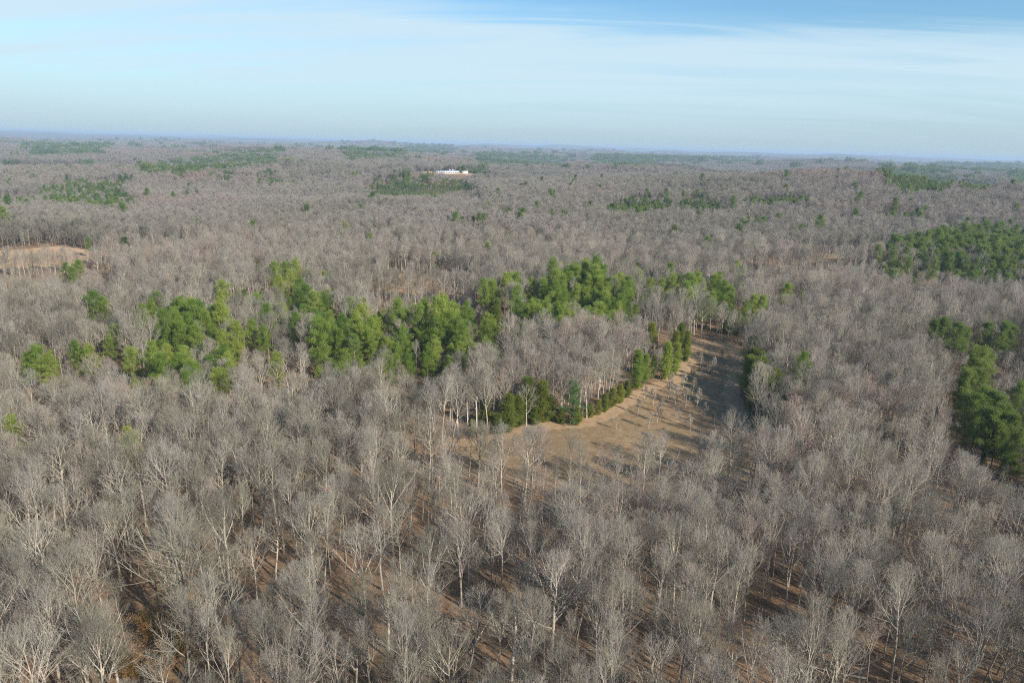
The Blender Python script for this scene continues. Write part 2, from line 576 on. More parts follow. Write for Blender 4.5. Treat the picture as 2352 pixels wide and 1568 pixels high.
# trunk-and-limb habits seen in the wood
HABIT = {
    'tall': dict(h=20, cb=0.46, spread=0.245, limbs=11, girth=0.20, a_low=0.70, a_top=0.2, up=0.06),
    'vase': dict(h=18, cb=0.34, spread=0.35, limbs=12, girth=0.22, a_low=0.62, a_top=0.18, up=0.04),
    'broad': dict(h=17.5, cb=0.30, spread=0.42, limbs=13, girth=0.27, a_low=0.95, a_top=0.32, up=0.07, wander=0.12),
    'slim': dict(h=17.5, cb=0.42, spread=0.165, limbs=11, girth=0.125, a_low=0.62, a_top=0.2, up=0.06),
    'crooked': dict(h=16, cb=0.34, spread=0.34, limbs=10, girth=0.20, a_low=1.05, a_top=0.4, wander=0.17, lean=0.08),
    'pole': dict(h=13, cb=0.36, spread=0.15, limbs=9, girth=0.085, a_low=0.75, a_top=0.3, dense=0.8),
}
NEAR = [('tall', 1), ('tall', 2), ('vase', 3), ('vase', 4), ('broad', 5), ('slim', 6), ('slim', 7), ('crooked', 8), ('pole', 9), ('tall', 10), ('vase', 11), ('crooked', 12)]
near_meshes = []
for hb, sd in NEAR:
    lv = bare_levels(sd, lod=0, **HABIT[hb])
    near_meshes.append((hb, mesh_from('bare_trunk', wood(lv, 0, 2, 0), [M_BARK], True), mesh_from('bare_crown', wood(lv, 2, 3, 0) + wood(lv, 3, 9, 1), [M_BARK, M_TWIG])))

PROTO = bpy.data.collections.new('prototypes')        # never linked to the scene: only feeds the stuff objects


def proto(name, me):
    o = bpy.data.objects.new(name, me)
    PROTO.objects.link(o)
    return o


def proto_collection(name, meshes):
    c = bpy.data.collections.new(name)
    for i, me in enumerate(meshes):
        c.objects.link(bpy.data.objects.new('%s_%02d' % (name, i), me))
    return c


def bare_mesh(seed, hb, lod):
    lv = bare_levels(seed, lod=lod, **HABIT[hb])
    return wood(lv, 0, 3, 0) + wood(lv, 3, 9, 1)


MIDK = [('tall', 21), ('tall', 22), ('vase', 23), ('vase', 24), ('broad', 25), ('slim', 26), ('slim', 27), ('crooked', 28), ('pole', 29), ('tall', 30), ('vase', 31), ('crooked', 32)]
bare_protos = [mesh_from('wood_tree', bare_mesh(sd, hb, 1), [M_BARK, M_TWIG]) for hb, sd in MIDK]
I_MID, I_FAR = 0, 12
FARK = [('tall', 41), ('vase', 42), ('broad', 43), ('slim', 44), ('vase', 45), ('crooked', 46)]
bare_protos += [mesh_from('wood_tree', bare_mesh(sd, hb, 2), [M_FARTWIG, M_FARTWIG]) for hb, sd in FARK]


def clump(seed, n, rad, hscale=1.0):
    g = np.random.default_rng(seed)
    out = []
    for i in range(n):
        hb, sd = FARK[g.integers(len(FARK))]
        a = g.random() * math.tau
        r = rad * math.sqrt((i + 0.5) / n)
        c, s = math.cos(a), math.sin(a)
        th = i * 2.4 + g.random() * 0.6
        sc = g.uniform(0.75, 1.12) * hscale
        for v, f, k in bare_mesh(seed * 100 + i, hb, 2):
            v = v * sc
            v = np.stack([v[:, 0] * c - v[:, 1] * s + r * math.cos(th), v[:, 0] * s + v[:, 1] * c + r * math.sin(th), v[:, 2]], 1)
            out.append((v, f, k))
    return mesh_from('wood_clump', out, [M_FARTWIG, M_FARTWIG])


I_CL, I_CL2 = I_FAR + 6, I_FAR + 10
bare_protos += [clump(60 + i, 6, 8.0) for i in range(4)]
bare_protos += [clump(70 + i, 16, 17.0) for i in range(3)]


# ------------------------------------------------------------------ conifers
def blades(g, C, n, rad, ln, wd, flat=1.0, up=0.25, out=None):
    """needle sprays: n thin triangles round every centre"""
    m = len(C)
    d = norm(g.normal(0, 1, (m, n, 3)) * np.array([1, 1, flat]))
    r = rad * g.random((m, n, 1)) ** 0.45
    p = C[:, None, :] + d * r
    t = norm(d + np.array([0, 0, up]) + g.normal(0, 0.45, d.shape))
    a, b = frame(t)
    th = g.random((m, n, 1)) * math.tau
    side = np.cos(th) * a + np.sin(th) * b
    L = ln * g.uniform(0.7, 1.3, (m, n, 1))
    V = np.stack([p - side * wd * 0.5, p + side * wd * 0.5, p + t * L], 2).reshape(-1, 3)
    return V, np.arange(len(V)).reshape(-1, 3)


def pine_parts(seed, h=18.0, cb=0.42, spread=0.20, nb=34, ncl=5, nbl=36, flat=0.75, shape='round', rad=0.8, wd=0.11, ln=0.55):
    g = np.random.default_rng(seed)
    k = 7
    z = np.linspace(0, 0.97, k) * h
    off = np.cumsum(g.normal(0, 0.006 * h, (k, 2)), 0)
    off -= off[0]
    P = np.concatenate([off, z[:, None]], 1)[None]
    P[0, 0, 2] = -0.5
    R = (0.012 * h * np.linspace(1.1, 0.12, k))[None]
    if shape == 'round':
        lf = lambda t: spread * (0.55 + 0.75 * np.sin(np.pi * np.clip(0.18 + 0.80 * t, 0, 1)) ** 0.8) * (1.0 - 0.35 * t)
        a0, a1, up = 1.45, 0.6, 0.06
    elif shape == 'tier':
        lf = lambda t: spread * (1.05 - 0.85 * t)
        a0, a1, up = 1.55, 1.15, 0.03
    else:
        lf = lambda t: spread * (1.0 - 0.88 * t) * np.minimum(1, 0.45 + 3 * t) * (0.8 + 0.35 * np.sin(t * 37 + seed))
        a0, a1, up = 1.15, 0.4, 0.10
    P1, R1, L1 = grow(g, P, R, np.array([h]), nb, cb, 0.99, a0, a1, lf, 4, up, 0.07, 0.4, 0.3, 0.35 if shape == 'round' else 0.6)
    t = 1 - g.random((len(P1), ncl)) ** 1.6 * 0.75
    f = t * 3
    i = np.clip(f.astype(int), 0, 2)
    w = (f - i)[..., None]
    q = np.arange(len(P1))[:, None]
    C = (P1[q, i] * (1 - w) + P1[q, i + 1] * w).reshape(-1, 3)
    C = C + g.normal(0, 0.35 * rad, C.shape) * np.array([1, 1, 0.6])
    V, F = blades(g, C, nbl, rad, ln, wd, flat)
    tv, tf = tubes(P, R, 6)
    bv, bf = tubes(P1, R1, 3)
    return [(tv, tf, 0)], [(bv, bf, 0), (V, F, 1)]


def needle_pair(parts, mats, name):
    tr, cr = parts
    return mesh_from(name + '_trunk', tr, [mats[0]], True), mesh_from(name + '_crown', cr, mats)


PINE_SPEC = [dict(h=18, spread=0.19, cb=0.30), dict(h=19, spread=0.165, cb=0.28), dict(h=17, spread=0.215, cb=0.36), dict(h=20, spread=0.16, cb=0.32, nb=38), dict(h=16, spread=0.20, cb=0.24)]
shaded_meshes = [needle_pair(pine_parts(220 + i, ncl=7, nbl=44, **s), [M_PINEBARK, M_SHADEDNEEDLE], 'shaded_pine') for i, s in enumerate(PINE_SPEC)]
pine_meshes = [needle_pair(pine_parts(200 + i, ncl=7, nbl=32, rad=0.72, **s), [M_PINEBARK, M_NEEDLE], 'pine') for i, s in enumerate(PINE_SPEC)]
tier_meshes = [needle_pair(pine_parts(230 + i, h=15, cb=0.12, spread=0.25, nb=40, ncl=6, nbl=34, flat=0.4, shape='tier', rad=0.7), [M_PINEBARK, M_BLUENEEDLE], 'tier_pine') for i in range(2)]
cone_meshes = [needle_pair(pine_parts(240 + i, h=12, cb=0.06, spread=0.22, nb=60, ncl=5, nbl=34, flat=0.7, shape='cone', rad=0.6, ln=0.45), [M_PINEBARK, M_NEEDLE], 'young_pine') for i in range(2)]
cedar_meshes = [needle_pair(pine_parts(250 + i, h=10, cb=0.04, spread=s, nb=64, ncl=6, nbl=36, flat=1.0, shape='cone', rad=0.55, wd=0.10, ln=0.5), [M_PINEBARK, M_CEDAR], 'cedar') for i, s in enumerate((0.20, 0.26, 0.33))]


def pine_stuff(seed, mats, **s):
    tr, cr = pine_parts(seed, **s)
    return mesh_from('pine_mass', tr + cr, mats)


PM = [M_PINEBARK, M_SHADEDNEEDLE]
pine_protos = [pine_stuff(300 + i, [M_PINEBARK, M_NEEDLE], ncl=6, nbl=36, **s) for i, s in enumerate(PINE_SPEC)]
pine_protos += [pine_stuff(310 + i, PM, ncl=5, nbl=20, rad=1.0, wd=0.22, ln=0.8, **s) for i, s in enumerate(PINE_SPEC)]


def pine_clump(seed, n, rad):
    g = np.random.default_rng(seed)
    out = []
    for i in range(n):
        s = dict(PINE_SPEC[g.integers(5)])
        s['nb'] = 22
        tr, cr = pine_parts(seed * 50 + i, ncl=4, nbl=12, rad=1.2, wd=0.40, ln=1.0, **s)
        th, r = i * 2.4, rad * math.sqrt((i + 0.5) / n)
        for v, f, k in tr + cr:
            out.append((v * g.uniform(0.8, 1.05) + np.array([r * math.cos(th), r * math.sin(th), 0]), f, k))
    return mesh_from('pine_clump', out, PM)


pine_protos += [pine_clump(330 + i, 6, 10.0) for i in range(3)]
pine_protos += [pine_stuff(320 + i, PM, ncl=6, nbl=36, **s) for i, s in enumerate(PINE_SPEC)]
I_PFAR, I_PCL = 5, 10


# ------------------------------------------------------------------ brush under the trees
def brush_mesh(seed, h, stems, mat, leaves=None):
    g = np.random.default_rng(seed)
    n = stems
    a = g.random(n) * math.tau
    tilt = g.uniform(0.1, 0.6, n)
    d = np.stack([np.sin(tilt) * np.cos(a), np.sin(tilt) * np.sin(a), np.cos(tilt)], 1)
    base = np.stack([np.cos(a), np.sin(a), 0 * a], 1) * (0.12 * h * g.random(n))[:, None]
    k = 4
    L = h * g.uniform(0.6, 1.0, n)
    pts = [base]
    for j in range(k - 1):
        d = norm(d + g.normal(0, 0.14, d.shape) + np.array([0, 0, 0.05]))
        pts.append(pts[-1] + d * (L / (k - 1))[:, None])
    P = np.stack(pts, 1)
    R = np.full((n, k), 0.012 * h ** 0.5) * np.linspace(1, 0.4, k)
    P1, R1, L1 = grow(g, P, R, L, 7, 0.2, 1, 0.8, 0.5, lambda t: 0.42 - 0.2 * t, 3, 0.05, 0.15, 0.7, 0.5)
    P2, R2, _ = grow(g, P1, R1, L1, 4, 0.2, 1, 0.8, 0.5, lambda t: 0.5 + 0 * t, 2, 0.05, 0.15, 0.8, 0.5)
    ch = [(*tubes(P, R, 3), 0), (*tubes(P1, np.maximum(R1, 0.009), 3), 0), (*tubes(P2, np.maximum(R2, 0.008), 3), 0)]
    mats = [mat]
    if leaves:
        C = np.concatenate([P1[:, 1:].reshape(-1, 3), P2[::2, -1]])
        ch.append((*blades(g, C, 16, 0.45, 0.26, 0.18), 1))
        mats.append(leaves)
    return ch, mats


brush_protos = [mesh_from('brush', *brush_mesh(400 + i, h, 12, M_BRUSH)) for i, h in enumerate((2.2, 3.0, 4.0, 5.0))]


# ------------------------------------------------------------------ stuff made of scattered instances
def scatter_object(name, label, cat, col, pts, idx, rotz, scl):
    me = bpy.data.meshes.new(name)
    me.vertices.add(len(pts))
    me.vertices.foreach_set('co', np.asarray(pts, np.float32).ravel())
    for an, ty, dat in (('idx', 'INT', np.asarray(idx, np.int32)), ('rotz', 'FLOAT', np.asarray(rotz, np.float32)), ('scl', 'FLOAT', np.asarray(scl, np.float32))):
        a = me.attributes.new(an, ty, 'POINT')
        a.data.foreach_set('value', dat)
    o = bpy.data.objects.new(name, me)
    COL.objects.link(o)
    ng = bpy.data.node_groups.new(name + '_scatter', 'GeometryNodeTree')
    ng.interface.new_socket('Geometry', in_out='INPUT', socket_type='NodeSocketGeometry')
    ng.interface.new_socket('Geometry', in_out='OUTPUT', socket_type='NodeSocketGeometry')
    n, l = ng.nodes, ng.links
    gi, go = n.new('NodeGroupInput'), n.new('NodeGroupOutput')
    ci = n.new('GeometryNodeCollectionInfo')
    ci.inputs['Collection'].default_value = col
    ci.inputs['Separate Children'].default_value = True
    ci.inputs['Reset Children'].default_value = True
    ip = n.new('GeometryNodeInstanceOnPoints')
    ip.inputs['Pick Instance'].default_value = True

    def na(nm, ty):
        x = n.new('GeometryNodeInputNamedAttribute')
        x.data_type = ty
        x.inputs['Name'].default_value = nm
        return x.outputs['Attribute']
    cx = n.new('ShaderNodeCombineXYZ')
    l.new(na('rotz', 'FLOAT'), cx.inputs[2])
    l.new(gi.outputs[0], ip.inputs['Points'])
    l.new(ci.outputs[0], ip.inputs['Instance'])
    l.new(na('idx', 'INT'), ip.inputs['Instance Index'])
    l.new(cx.outputs[0], ip.inputs['Rotation'])
    l.new(na('scl', 'FLOAT'), ip.inputs['Scale'])
    l.new(ip.outputs[0], go.inputs[0])
    md = o.modifiers.new('scatter', 'NODES')
    md.node_group = ng
    o['kind'] = 'stuff'
    o['label'] = label
    o['category'] = cat
    return o


def plant(name, meshes, pos, rotz, scl, label, cat, group=None, squash=1.0):
    e = bpy.data.objects.new(name, None)
    e.empty_display_size = 0.5
    COL.objects.link(e)
    e.location = pos
    e.rotation_euler = (0, 0, rotz)
    e.scale = (scl * squash, scl * squash, scl)
    e['label'] = label
    e['category'] = cat
    if group:
        e['group'] = group
    for nm, me in zip(('trunk', 'crown'), meshes):
        c = bpy.data.objects.new(nm, me)
        COL.objects.link(c)
        c.parent = e
    return e


ORD = ('first second third fourth fifth sixth seventh eighth ninth tenth eleventh twelfth thirteenth fourteenth fifteenth sixteenth '
       'seventeenth eighteenth nineteenth twentieth twenty-first twenty-second twenty-third twenty-fourth twenty-fifth twenty-sixth').split()
ROWS = {}


def in_row(o, pos, kind, kinds, where):
    '''one of several look-alikes in the same place: told apart by its order from the left'''
    u, v = project(np.asarray(pos, float) + np.array([0, 0, 8.0]))
    ROWS.setdefault((kind, kinds, where), []).append((float(u), o))


def label_rows():
    for (kind, kinds, where), lst in ROWS.items():
        lst.sort(key=lambda t: t[0])
        for i, (u, o) in enumerate(lst):
            if len(lst) == 1:
                o['label'] = '%s %s' % (kind, where)
            elif i < len(ORD):
                o['label'] = '%s from left of the %s %s' % (ORD[i], kinds, where)
            else:
                o['label'] = 'one of the last %s on the right, %s' % (kinds, where)
            o['group'] = '%s %s' % (kinds, where)


def finish(o, label=None, cat=None, kind=None, group=None):
    for k, v in (('label', label), ('category', cat), ('kind', kind), ('group', group)):
        if v:
            o[k] = v
    return o


# ------------------------------------------------------------------ the ground
def build_ground():
    rr = [0.0, 8.0]
    while rr[-1] < 29500:
        rr.append(rr[-1] * (1.016 if rr[-1] < 700 else 1.03) + 0.3)
    rr = np.array(rr)
    th = np.concatenate([np.linspace(-180, -60, 24, endpoint=False), np.linspace(-60, 60, 300), np.linspace(60, 180, 24)[1:]])
    th = np.radians(th)
    Rg, Tg = np.meshgrid(rr, th, indexing='ij')
    x, y = Rg * np.sin(Tg), Rg * np.cos(Tg)
    z = ground(x, y)
    r = Rg
    far = sstep(6500, 9500, r)
    g = np.random.default_rng(3)
    z = z + far * (14 + 5 * g.random(z.shape))
    nr, nt = x.shape
    V = np.stack([x, y, z], -1).reshape(-1, 3)
    i = np.arange(nr - 1)[:, None] * nt + np.arange(nt - 1)[None, :]
    F = np.stack([i, i + 1, i + nt + 1, i + nt], -1).reshape(-1, 4)[:, ::-1]
    me = mesh_from('ground', [(V, F, 0)], [M_GROUND], True)
    fx, fy = V[:, 0], V[:, 1]

    def soft(poly, w):
        return np.clip(0.5 + poly_dist(poly, fx, fy) / w, 0, 1)
    gr = np.maximum.reduce([soft(CLEARING, 5), soft(FIELD_W, 8), soft(SCRUB_C, 14), 0.9 * soft(SCRUB_E, 16), soft(FIELD_F, 40)])
    d = poly_dist(CLEARING, fx, fy)
    rim = np.where(d > -2, np.clip(1 - np.abs(d - 1.5) / 6.0, 0, 1), 0)
    dw = poly_dist(FIELD_W, fx, fy)
    soil = np.maximum(soft([(q[0], max(q[1], BARN[1] - 24)) for q in YARD], 8) * 1.2, np.where((dw > -4) & (fy > np.mean([q[1] for q in FIELD_W]) + 8), np.clip(1.2 - np.abs(dw - 6) / 16, 0, 1), 0))
    soil = np.maximum(soil, 0.9 * soft(PATCH_E, 6))
    rim = np.maximum(rim, np.maximum(0.6 * soft(SCRUB_C, 10), 0.6 * soft(FIELD_W, 8)))
    for nm, dat in (('grass', gr), ('rim', rim), ('soil', soil), ('far', far.ravel())):
        a = me.attributes.new(nm, 'FLOAT', 'POINT')
        a.data.foreach_set('value', dat.astype(np.float32))
    o = bpy.data.objects.new('ground', me)
    COL.objects.link(o)
    finish(o, 'rolling ground of leaf litter, dry grass and distant wooded hills', 'ground', 'structure')


build_ground()

# ------------------------------------------------------------------ where the trees stand
# evergreen stands, outlined by where their tops show (2352 x 1568 frame): outline, share of evergreens, height factor
STANDS = [
    ([(362, 672), (455, 688), (520, 705), (562, 745), (575, 790), (480, 812), (405, 838), (345, 852), (296, 800), (335, 745), (375, 715)], 0.86, 1.0),
    ([(700, 735), (755, 690), (830, 672), (935, 665), (962, 700), (975, 790), (900, 800), (840, 800), (795, 800), (712, 775)], 0.84, 1.0),
    ([(958, 675), (1010, 646), (1062, 664), (1098, 690), (1100, 775), (1040, 790), (975, 780), (962, 722)], 0.88, 1.05),
    ([(1190, 645), (1240, 634), (1290, 620), (1350, 604), (1400, 630), (1452, 630), (1462, 690), (1400, 708), (1340, 706), (1270, 706), (1205, 682)], 0.88, 1.05),
    ([(560, 690), (700, 690), (700, 790), (590, 800)], 0.28, 0.9), ([(1095, 645), (1195, 645), (1210, 740), (1100, 760)], 0.5, 0.95), ([(620, 640), (760, 640), (760, 700), (640, 700)], 0.3, 0.95),
    ([(220, 690), (340, 700), (300, 830), (230, 800)], 0.16, 0.85), ([(1450, 640), (1530, 640), (1530, 680), (1460, 680)], 0.35, 0.9),
    ([(1525, 632), (1570, 635), (1640, 630), (1692, 648), (1682, 680), (1630, 672), (1545, 660)], 0.75, 1.0),
    ([(2030, 565), (2100, 555), (2175, 540), (2240, 552), (2290, 540), (2360, 548), (2460, 560), (2460, 610), (2352, 605), (2250, 618), (2180, 602), (2040, 602)], 0.72, 1.0),
    ([(2190, 522), (2270, 516), (2330, 530), (2310, 546), (2205, 545)], 0.75, 0.9),
    ([(85, 425), (170, 408), (290, 402), (285, 430), (330, 462), (300, 475), (120, 470)], 0.42, 0.95),
    ([(-40, 436), (90, 440), (80, 470), (-40, 462)], 0.15, 0.95),
    ([(300, 380), (420, 366), (520, 354), (650, 350), (640, 372), (520, 388), (400, 398), (310, 396)], 0.85, 0.8),
    ([(780, 348), (930, 348), (935, 362), (800, 364)], 0.6, 0.9),
    ([(850, 410), (930, 392), (985, 405), (1060, 408), (1090, 424), (1010, 440), (900, 440), (850, 436)], 0.95, 0.72),
    ([(1056, 382), (1122, 380), (1126, 400), (1060, 400)], 0.9, 0.75),
    ([(1085, 358), (1310, 360), (1290, 378), (1100, 376)], 0.42, 0.9),
    ([(1365, 362), (1505, 358), (1505, 374), (1420, 380), (1370, 374)], 0.85, 0.9),
    ([(1505, 360), (1740, 362), (1740, 368), (1505, 370)], 0.4, 0.9),
    ([(1402, 460), (1455, 448), (1540, 452), (1535, 470), (1410, 474)], 0.95, 0.9),
    ([(1560, 450), (1600, 446), (1652, 456), (1648, 470), (1570, 468)], 0.8, 0.9),
    ([(1710, 452), (1775, 446), (1862, 446), (1858, 464), (1715, 466)], 0.8, 0.9),
    ([(2020, 392), (2130, 394), (2190, 408), (2180, 424), (2080, 436), (2050, 410)], 0.85, 0.95),
    ([(2215, 412), (2270, 410), (2268, 424), (2215, 424)], 0.85, 0.95),
    ([(2330, 402), (2400, 402), (2400, 422), (2330, 420)], 0.85, 0.95),
    ([(2010, 482), (2110, 474), (2120, 500), (2010, 505)], 0.4, 0.9),
    ([(1700, 490), (1765, 486), (1765, 515), (1705, 518)], 0.3, 0.9),
    ([(480, 394), (545, 392), (545, 404), (480, 406)], 0.5, 0.9),
    ([(585, 402), (690, 404), (690, 418), (590, 420)], 0.4, 0.9),
    ([(60, 340), (240, 336), (250, 352), (60, 356)], 0.35, 0.9),
    ([(0, 372), (330, 366), (330, 380), (0, 384)], 0.22, 0.9),
    ([(1150, 480), (1200, 478), (1200, 490), (1150, 492)], 0.5, 0.9),
    ([(940, 338), (1040, 340), (1040, 346), (940, 344)], 0.6, 0.9),
    ([(2150, 376), (2352, 380), (2352, 392), (2150, 388)], 0.3, 0.9),
]
# lower growth that lets what stands behind it show
LOW = [([(830, 425), (1100, 425), (1110, 465), (830, 465)], 0.6), ([(985, 395), (1070, 395), (1085, 440), (970, 440)], 0.7),
       ([(1390, 465), (1670, 465), (1670, 500), (1390, 500)], 0.7), ([(2010, 415), (2290, 415), (2290, 445), (2010, 445)], 0.7),
       ([(290, 800), (580, 780), (600, 890), (310, 920)], 0.72), ([(690, 780), (1110, 780), (1110, 860), (690, 880)], 0.72), ([(1190, 695), (1480, 695), (1480, 745), (1190, 745)], 0.75),
       ([(850, 650), (1110, 670), (1110, 735), (850, 745)], 0.46), ([(-60, 600), (260, 590), (260, 660), (-60, 680)], 0.5), ([(1700, 605), (2050, 600), (2050, 650), (1700, 655)], 0.6),
       ([(2030, 620), (2400, 620), (2400, 680), (2030, 680)], 0.7), ([(2130, 760), (2400, 770), (2400, 1120), (2280, 1120), (2200, 980), (2190, 880)], 0.62)]
LOW += [([(890, 1050), (1200, 1085), (1220, 1170), (890, 1130)], 0.75), ([(1200, 1085), (1750, 1090), (1750, 1170), (1220, 1180)], 0.82)]
LOW += [([(u, v + 7) for u, v in p], 0.68) for p, q, f in STANDS if max(v for u, v in p) < 520]
# parts of the near wood where the floor shows between the trunks (foot of the trees)
THIN = [([(560, 1280), (720, 1300), (720, 1470), (560, 1470)], 0.45), ([(780, 1330), (920, 1330), (920, 1560), (780, 1560)], 0.45), ([(990, 1380), (1180, 1390), (1180, 1600), (990, 1600)], 0.35),
        ([(1680, 1400), (1880, 1400), (1880, 1600), (1680, 1600)], 0.35), ([(250, 1330), (400, 1360), (420, 1600), (250, 1600)], 0.3), ([(100, 1210), (230, 1210), (230, 1320), (100, 1320)], 0.5)]
# no other tree stands within reach of these: u, v and height of the top, radius in metres
ROOM = [(400, 1200, 23, 7.0), (1762, 982, 20, 5), (1805, 1015, 18, 5)]
# single evergreens, by where their tops show and how tall they are
PINES = [(630, 603, 18), (677, 597, 18), (655, 604, 16), (640, 632, 17), (667, 622, 18), (688, 640, 17), (700, 655, 18), (722, 672, 18), (744, 674, 17), (690, 662, 15),
         (510, 647, 17), (505, 668, 15), (545, 668, 12), (212, 672, 18), (236, 684, 16), (82, 797, 16), (62, 812, 13), (108, 812, 14), (172, 782, 14), (204, 794, 14), (186, 800, 12),
         (498, 848, 12), (578, 732, 16), (604, 748, 15), (250, 770, 12), (300, 800, 14), (730, 732, 19), (748, 742, 17), (325, 700, 16), (345, 690, 14),
         (1112, 640, 19), (1130, 648, 17), (1120, 722, 17), (1135, 735, 14), (1192, 690, 16), (1210, 700, 13), (1222, 640, 16), (1496, 640, 15), (1465, 605, 13), (1432, 600, 12),
         (1548, 632, 17), (1645, 632, 18), (1664, 648, 20), (1680, 655, 18), (1692, 602, 15), (1700, 612, 13), (1735, 678, 17), (1755, 680, 17), (1718, 690, 15), (1812, 652, 15), (1800, 664, 12), (1842, 668, 10),
         (1000, 785, 14), (985, 800, 13), (740, 790, 13), (590, 600, 11), (150, 605, 14), (178, 600, 15), (165, 615, 13),
         (1062, 498, 15), (1100, 490, 17), (1112, 492, 15), (1088, 496, 14), (1268, 484, 14), (1294, 484, 15), (1302, 488, 13), (200, 545, 13), (285, 545, 11), (2135, 528, 15), (2150, 530, 14),
         (2150, 732, 16), (2172, 728, 17), (2202, 745, 17), (2222, 752, 15), (2272, 742, 15), (2312, 740, 18), (2328, 750, 15), (2252, 798, 18), (2268, 806, 16), (2240, 812, 16),
         (2224, 848, 17), (2248, 852, 16), (2215, 870, 14), (2262, 890, 19), (2290, 905, 18), (2240, 905, 18), (2310, 930, 18), (2278, 940, 17), (2330, 950, 17), (2300, 968, 15), (2345, 880, 17), (2342, 985, 16)]
OLIVE = [(1140, 686, 16), (1128, 694, 14), (598, 660, 9), (560, 665, 10), (705, 700, 9), (760, 705, 9), (1500, 742, 13), (1568, 742, 13), (1580, 760, 12), (1556, 760, 12), (1720, 808, 10), (1752, 812, 10), (1736, 815, 9),
         (640, 868, 7), (670, 872, 6), (700, 868, 6), (1750, 690, 12), (1885, 600, 6), (1900, 603, 6), (1920, 600, 6)]


def make_points(r0, r1, s, half=0.80, pad=70):
    ys = np.arange(-20, r1, s * 0.87)
    out = []
    for j, y in enumerate(ys):
        w = half * max(y, 0) + pad
        xs = np.arange(-w, w, s) + (j % 2) * s / 2
        out.append(np.stack([xs, np.full(len(xs), y)], 1))
    p = np.concatenate(out)
    p = p + rng.uniform(-0.46, 0.46, p.shape) * s
    r = np.hypot(p[:, 0], p[:, 1])
    return p[(r >= r0) & (r < r1) & (p[:, 1] > 10)]


def openness(x, y):
    """sparser and denser parts of the wood"""
    return 0.5 + 0.25 * np.sin(x / 17.0 + 1.3 * np.sin(y / 31.0)) + 0.25 * np.sin(y / 13.0 + 1.1 * np.sin(x / 23.0 + 2))


HAB_P = (.09, .09, .07, .07, .04, .17, .16, .04, .12, .08, .04, .03)
single_pos = np.array([at(u, v, h)[:2] for u, v, h in PINES + OLIVE])

bare, pines = [], []         # bare: x y z idx rot scale ; pines: the same
for r0, r1, s, band in ((28, 160, 4.6, 0), (160, 560, 4.6, 1), (560, 1300, 5.7, 2), (1300, 3000, 12.5, 3), (3000, 9300, 27.0, 4)):
    p = make_points(r0, r1, s)
    x, y = p[:, 0], p[:, 1]
    z = ground(x, y)
    keep = np.ones(len(p), bool)
    for poly, marg in OPEN:
        if band >= 3 and len(poly) > 8:
            continue
        m = marg + (10 if band == 3 else 0)
        keep &= poly_dist(poly, x, y) < -m
    if band < 3:
        keep &= rng.random(len(p)) < np.clip(0.50 + 0.85 * openness(x, y), 0, 1)
        dmin = np.min(np.hypot(x[:, None] - single_pos[None, :, 0], y[:, None] - single_pos[None, :, 1]), 1)
        keep &= dmin > 2.6
    if band < 2:
        u, v = project(np.stack([x, y, z], 1))
        for poly, f in THIN:
            keep &= ~inside(poly, u, v) | (rng.random(len(p)) < f)
        for ru, rv, rh, rad in ROOM:
            c = at(ru, rv, rh)
            keep &= np.hypot(x - c[0], y - c[1]) > rad
    pkeep = rng.random(len(p)) < (0.92 if band < 2 else 0.95)
    isp = np.zeros(len(p), bool)
    hf = np.ones(len(p))
    for poly, share, h in STANDS:
        u, v = project(np.stack([x, y, z + 17 * h], 1))
        jt = 0.9 if v.size and max(q[1] for q in poly) > 520 else 0.3
        hit = inside(poly, u + jt * rng.normal(0, 16, len(p)), v + jt * rng.normal(0, 12, len(p)))
        tk = hit & (rng.random(len(p)) < share)
        isp |= tk
        hf = np.where(hit, h, hf)
    stray = (0.0, 0.003, 0.006, 0.007, 0.006)[band]      # evergreens strewn singly through the wood
    isp |= rng.random(len(p)) < stray
    # young growth round the west field and on the east scrub
    sc = 0.62 + 0.52 * rng.beta(2.2, 1.6, len(p))
    young = np.clip(1 - np.abs(poly_dist(FIELD_W, x, y) + 35) / 45, 0, 1) * (y < 500) if band < 3 else np.zeros(len(p))
    sc = sc * (1 - 0.4 * young)
    for poly, f in LOW:
        u, v = project(np.stack([x, y, z + 10], 1))
        sc = np.where(inside(poly, u, v), sc * f, sc)
    if band < 3:          # evergreens that show stand clear of taller neighbours on the near side
        for (qx, qy), (_, _, qh) in zip(single_pos, PINES + OLIVE):
            qd = math.hypot(qx, qy)
            ex, ey = -qx / qd, -qy / qd
            a_ = (x - qx) * ex + (y - qy) * ey
            l_ = np.abs((x - qx) * ey - (y - qy) * ex)
            hit = (a_ > -3) & (a_ < 30) & (l_ < 4.5)
            sc = np.where(hit, np.minimum(sc, np.clip((qh * 0.42 + a_ * 0.2) / 20.0, 0.35, 1)), sc)
    rot = rng.random(len(p)) * math.tau
    nidx = len(p)
    if band == 0:
        idx = I_MID + rng.choice(12, nidx, p=HAB_P)
        pidx = rng.integers(0, 5, nidx)
    elif band == 1:
        idx = I_MID + rng.choice(12, nidx, p=HAB_P)
        pidx = rng.integers(0, 5, nidx)
    elif band == 2:
        idx = I_FAR + rng.integers(0, 6, nidx)
        pidx = I_PFAR + rng.integers(0, 5, nidx)
    else:
        idx = (I_CL + rng.integers(0, 4, nidx)) if band == 3 else (I_CL2 + rng.integers(0, 3, nidx))
        pidx = I_PCL + rng.integers(0, 3, nidx)
    if band < 2:
        pidx = np.where(x > 0.46 * y, pidx + 13, pidx)  # pines on the right use the needle copy darkened for side light
    sp = sc * hf * (1.15 if band >= 2 else 1.0)
    if band == 4:
        sp = sp * 1.7
    row = lambda sel, ii, ss: np.stack([x, y, z, ii, rot, ss], 1)[sel]
    bare.append(row(keep & ~isp, idx, sc))
    pines.append(row(keep & isp & pkeep, pidx, sp * rng.uniform(0.86, 1.12, len(p))))
bare, pines = np.concatenate(bare), np.concatenate(pines)


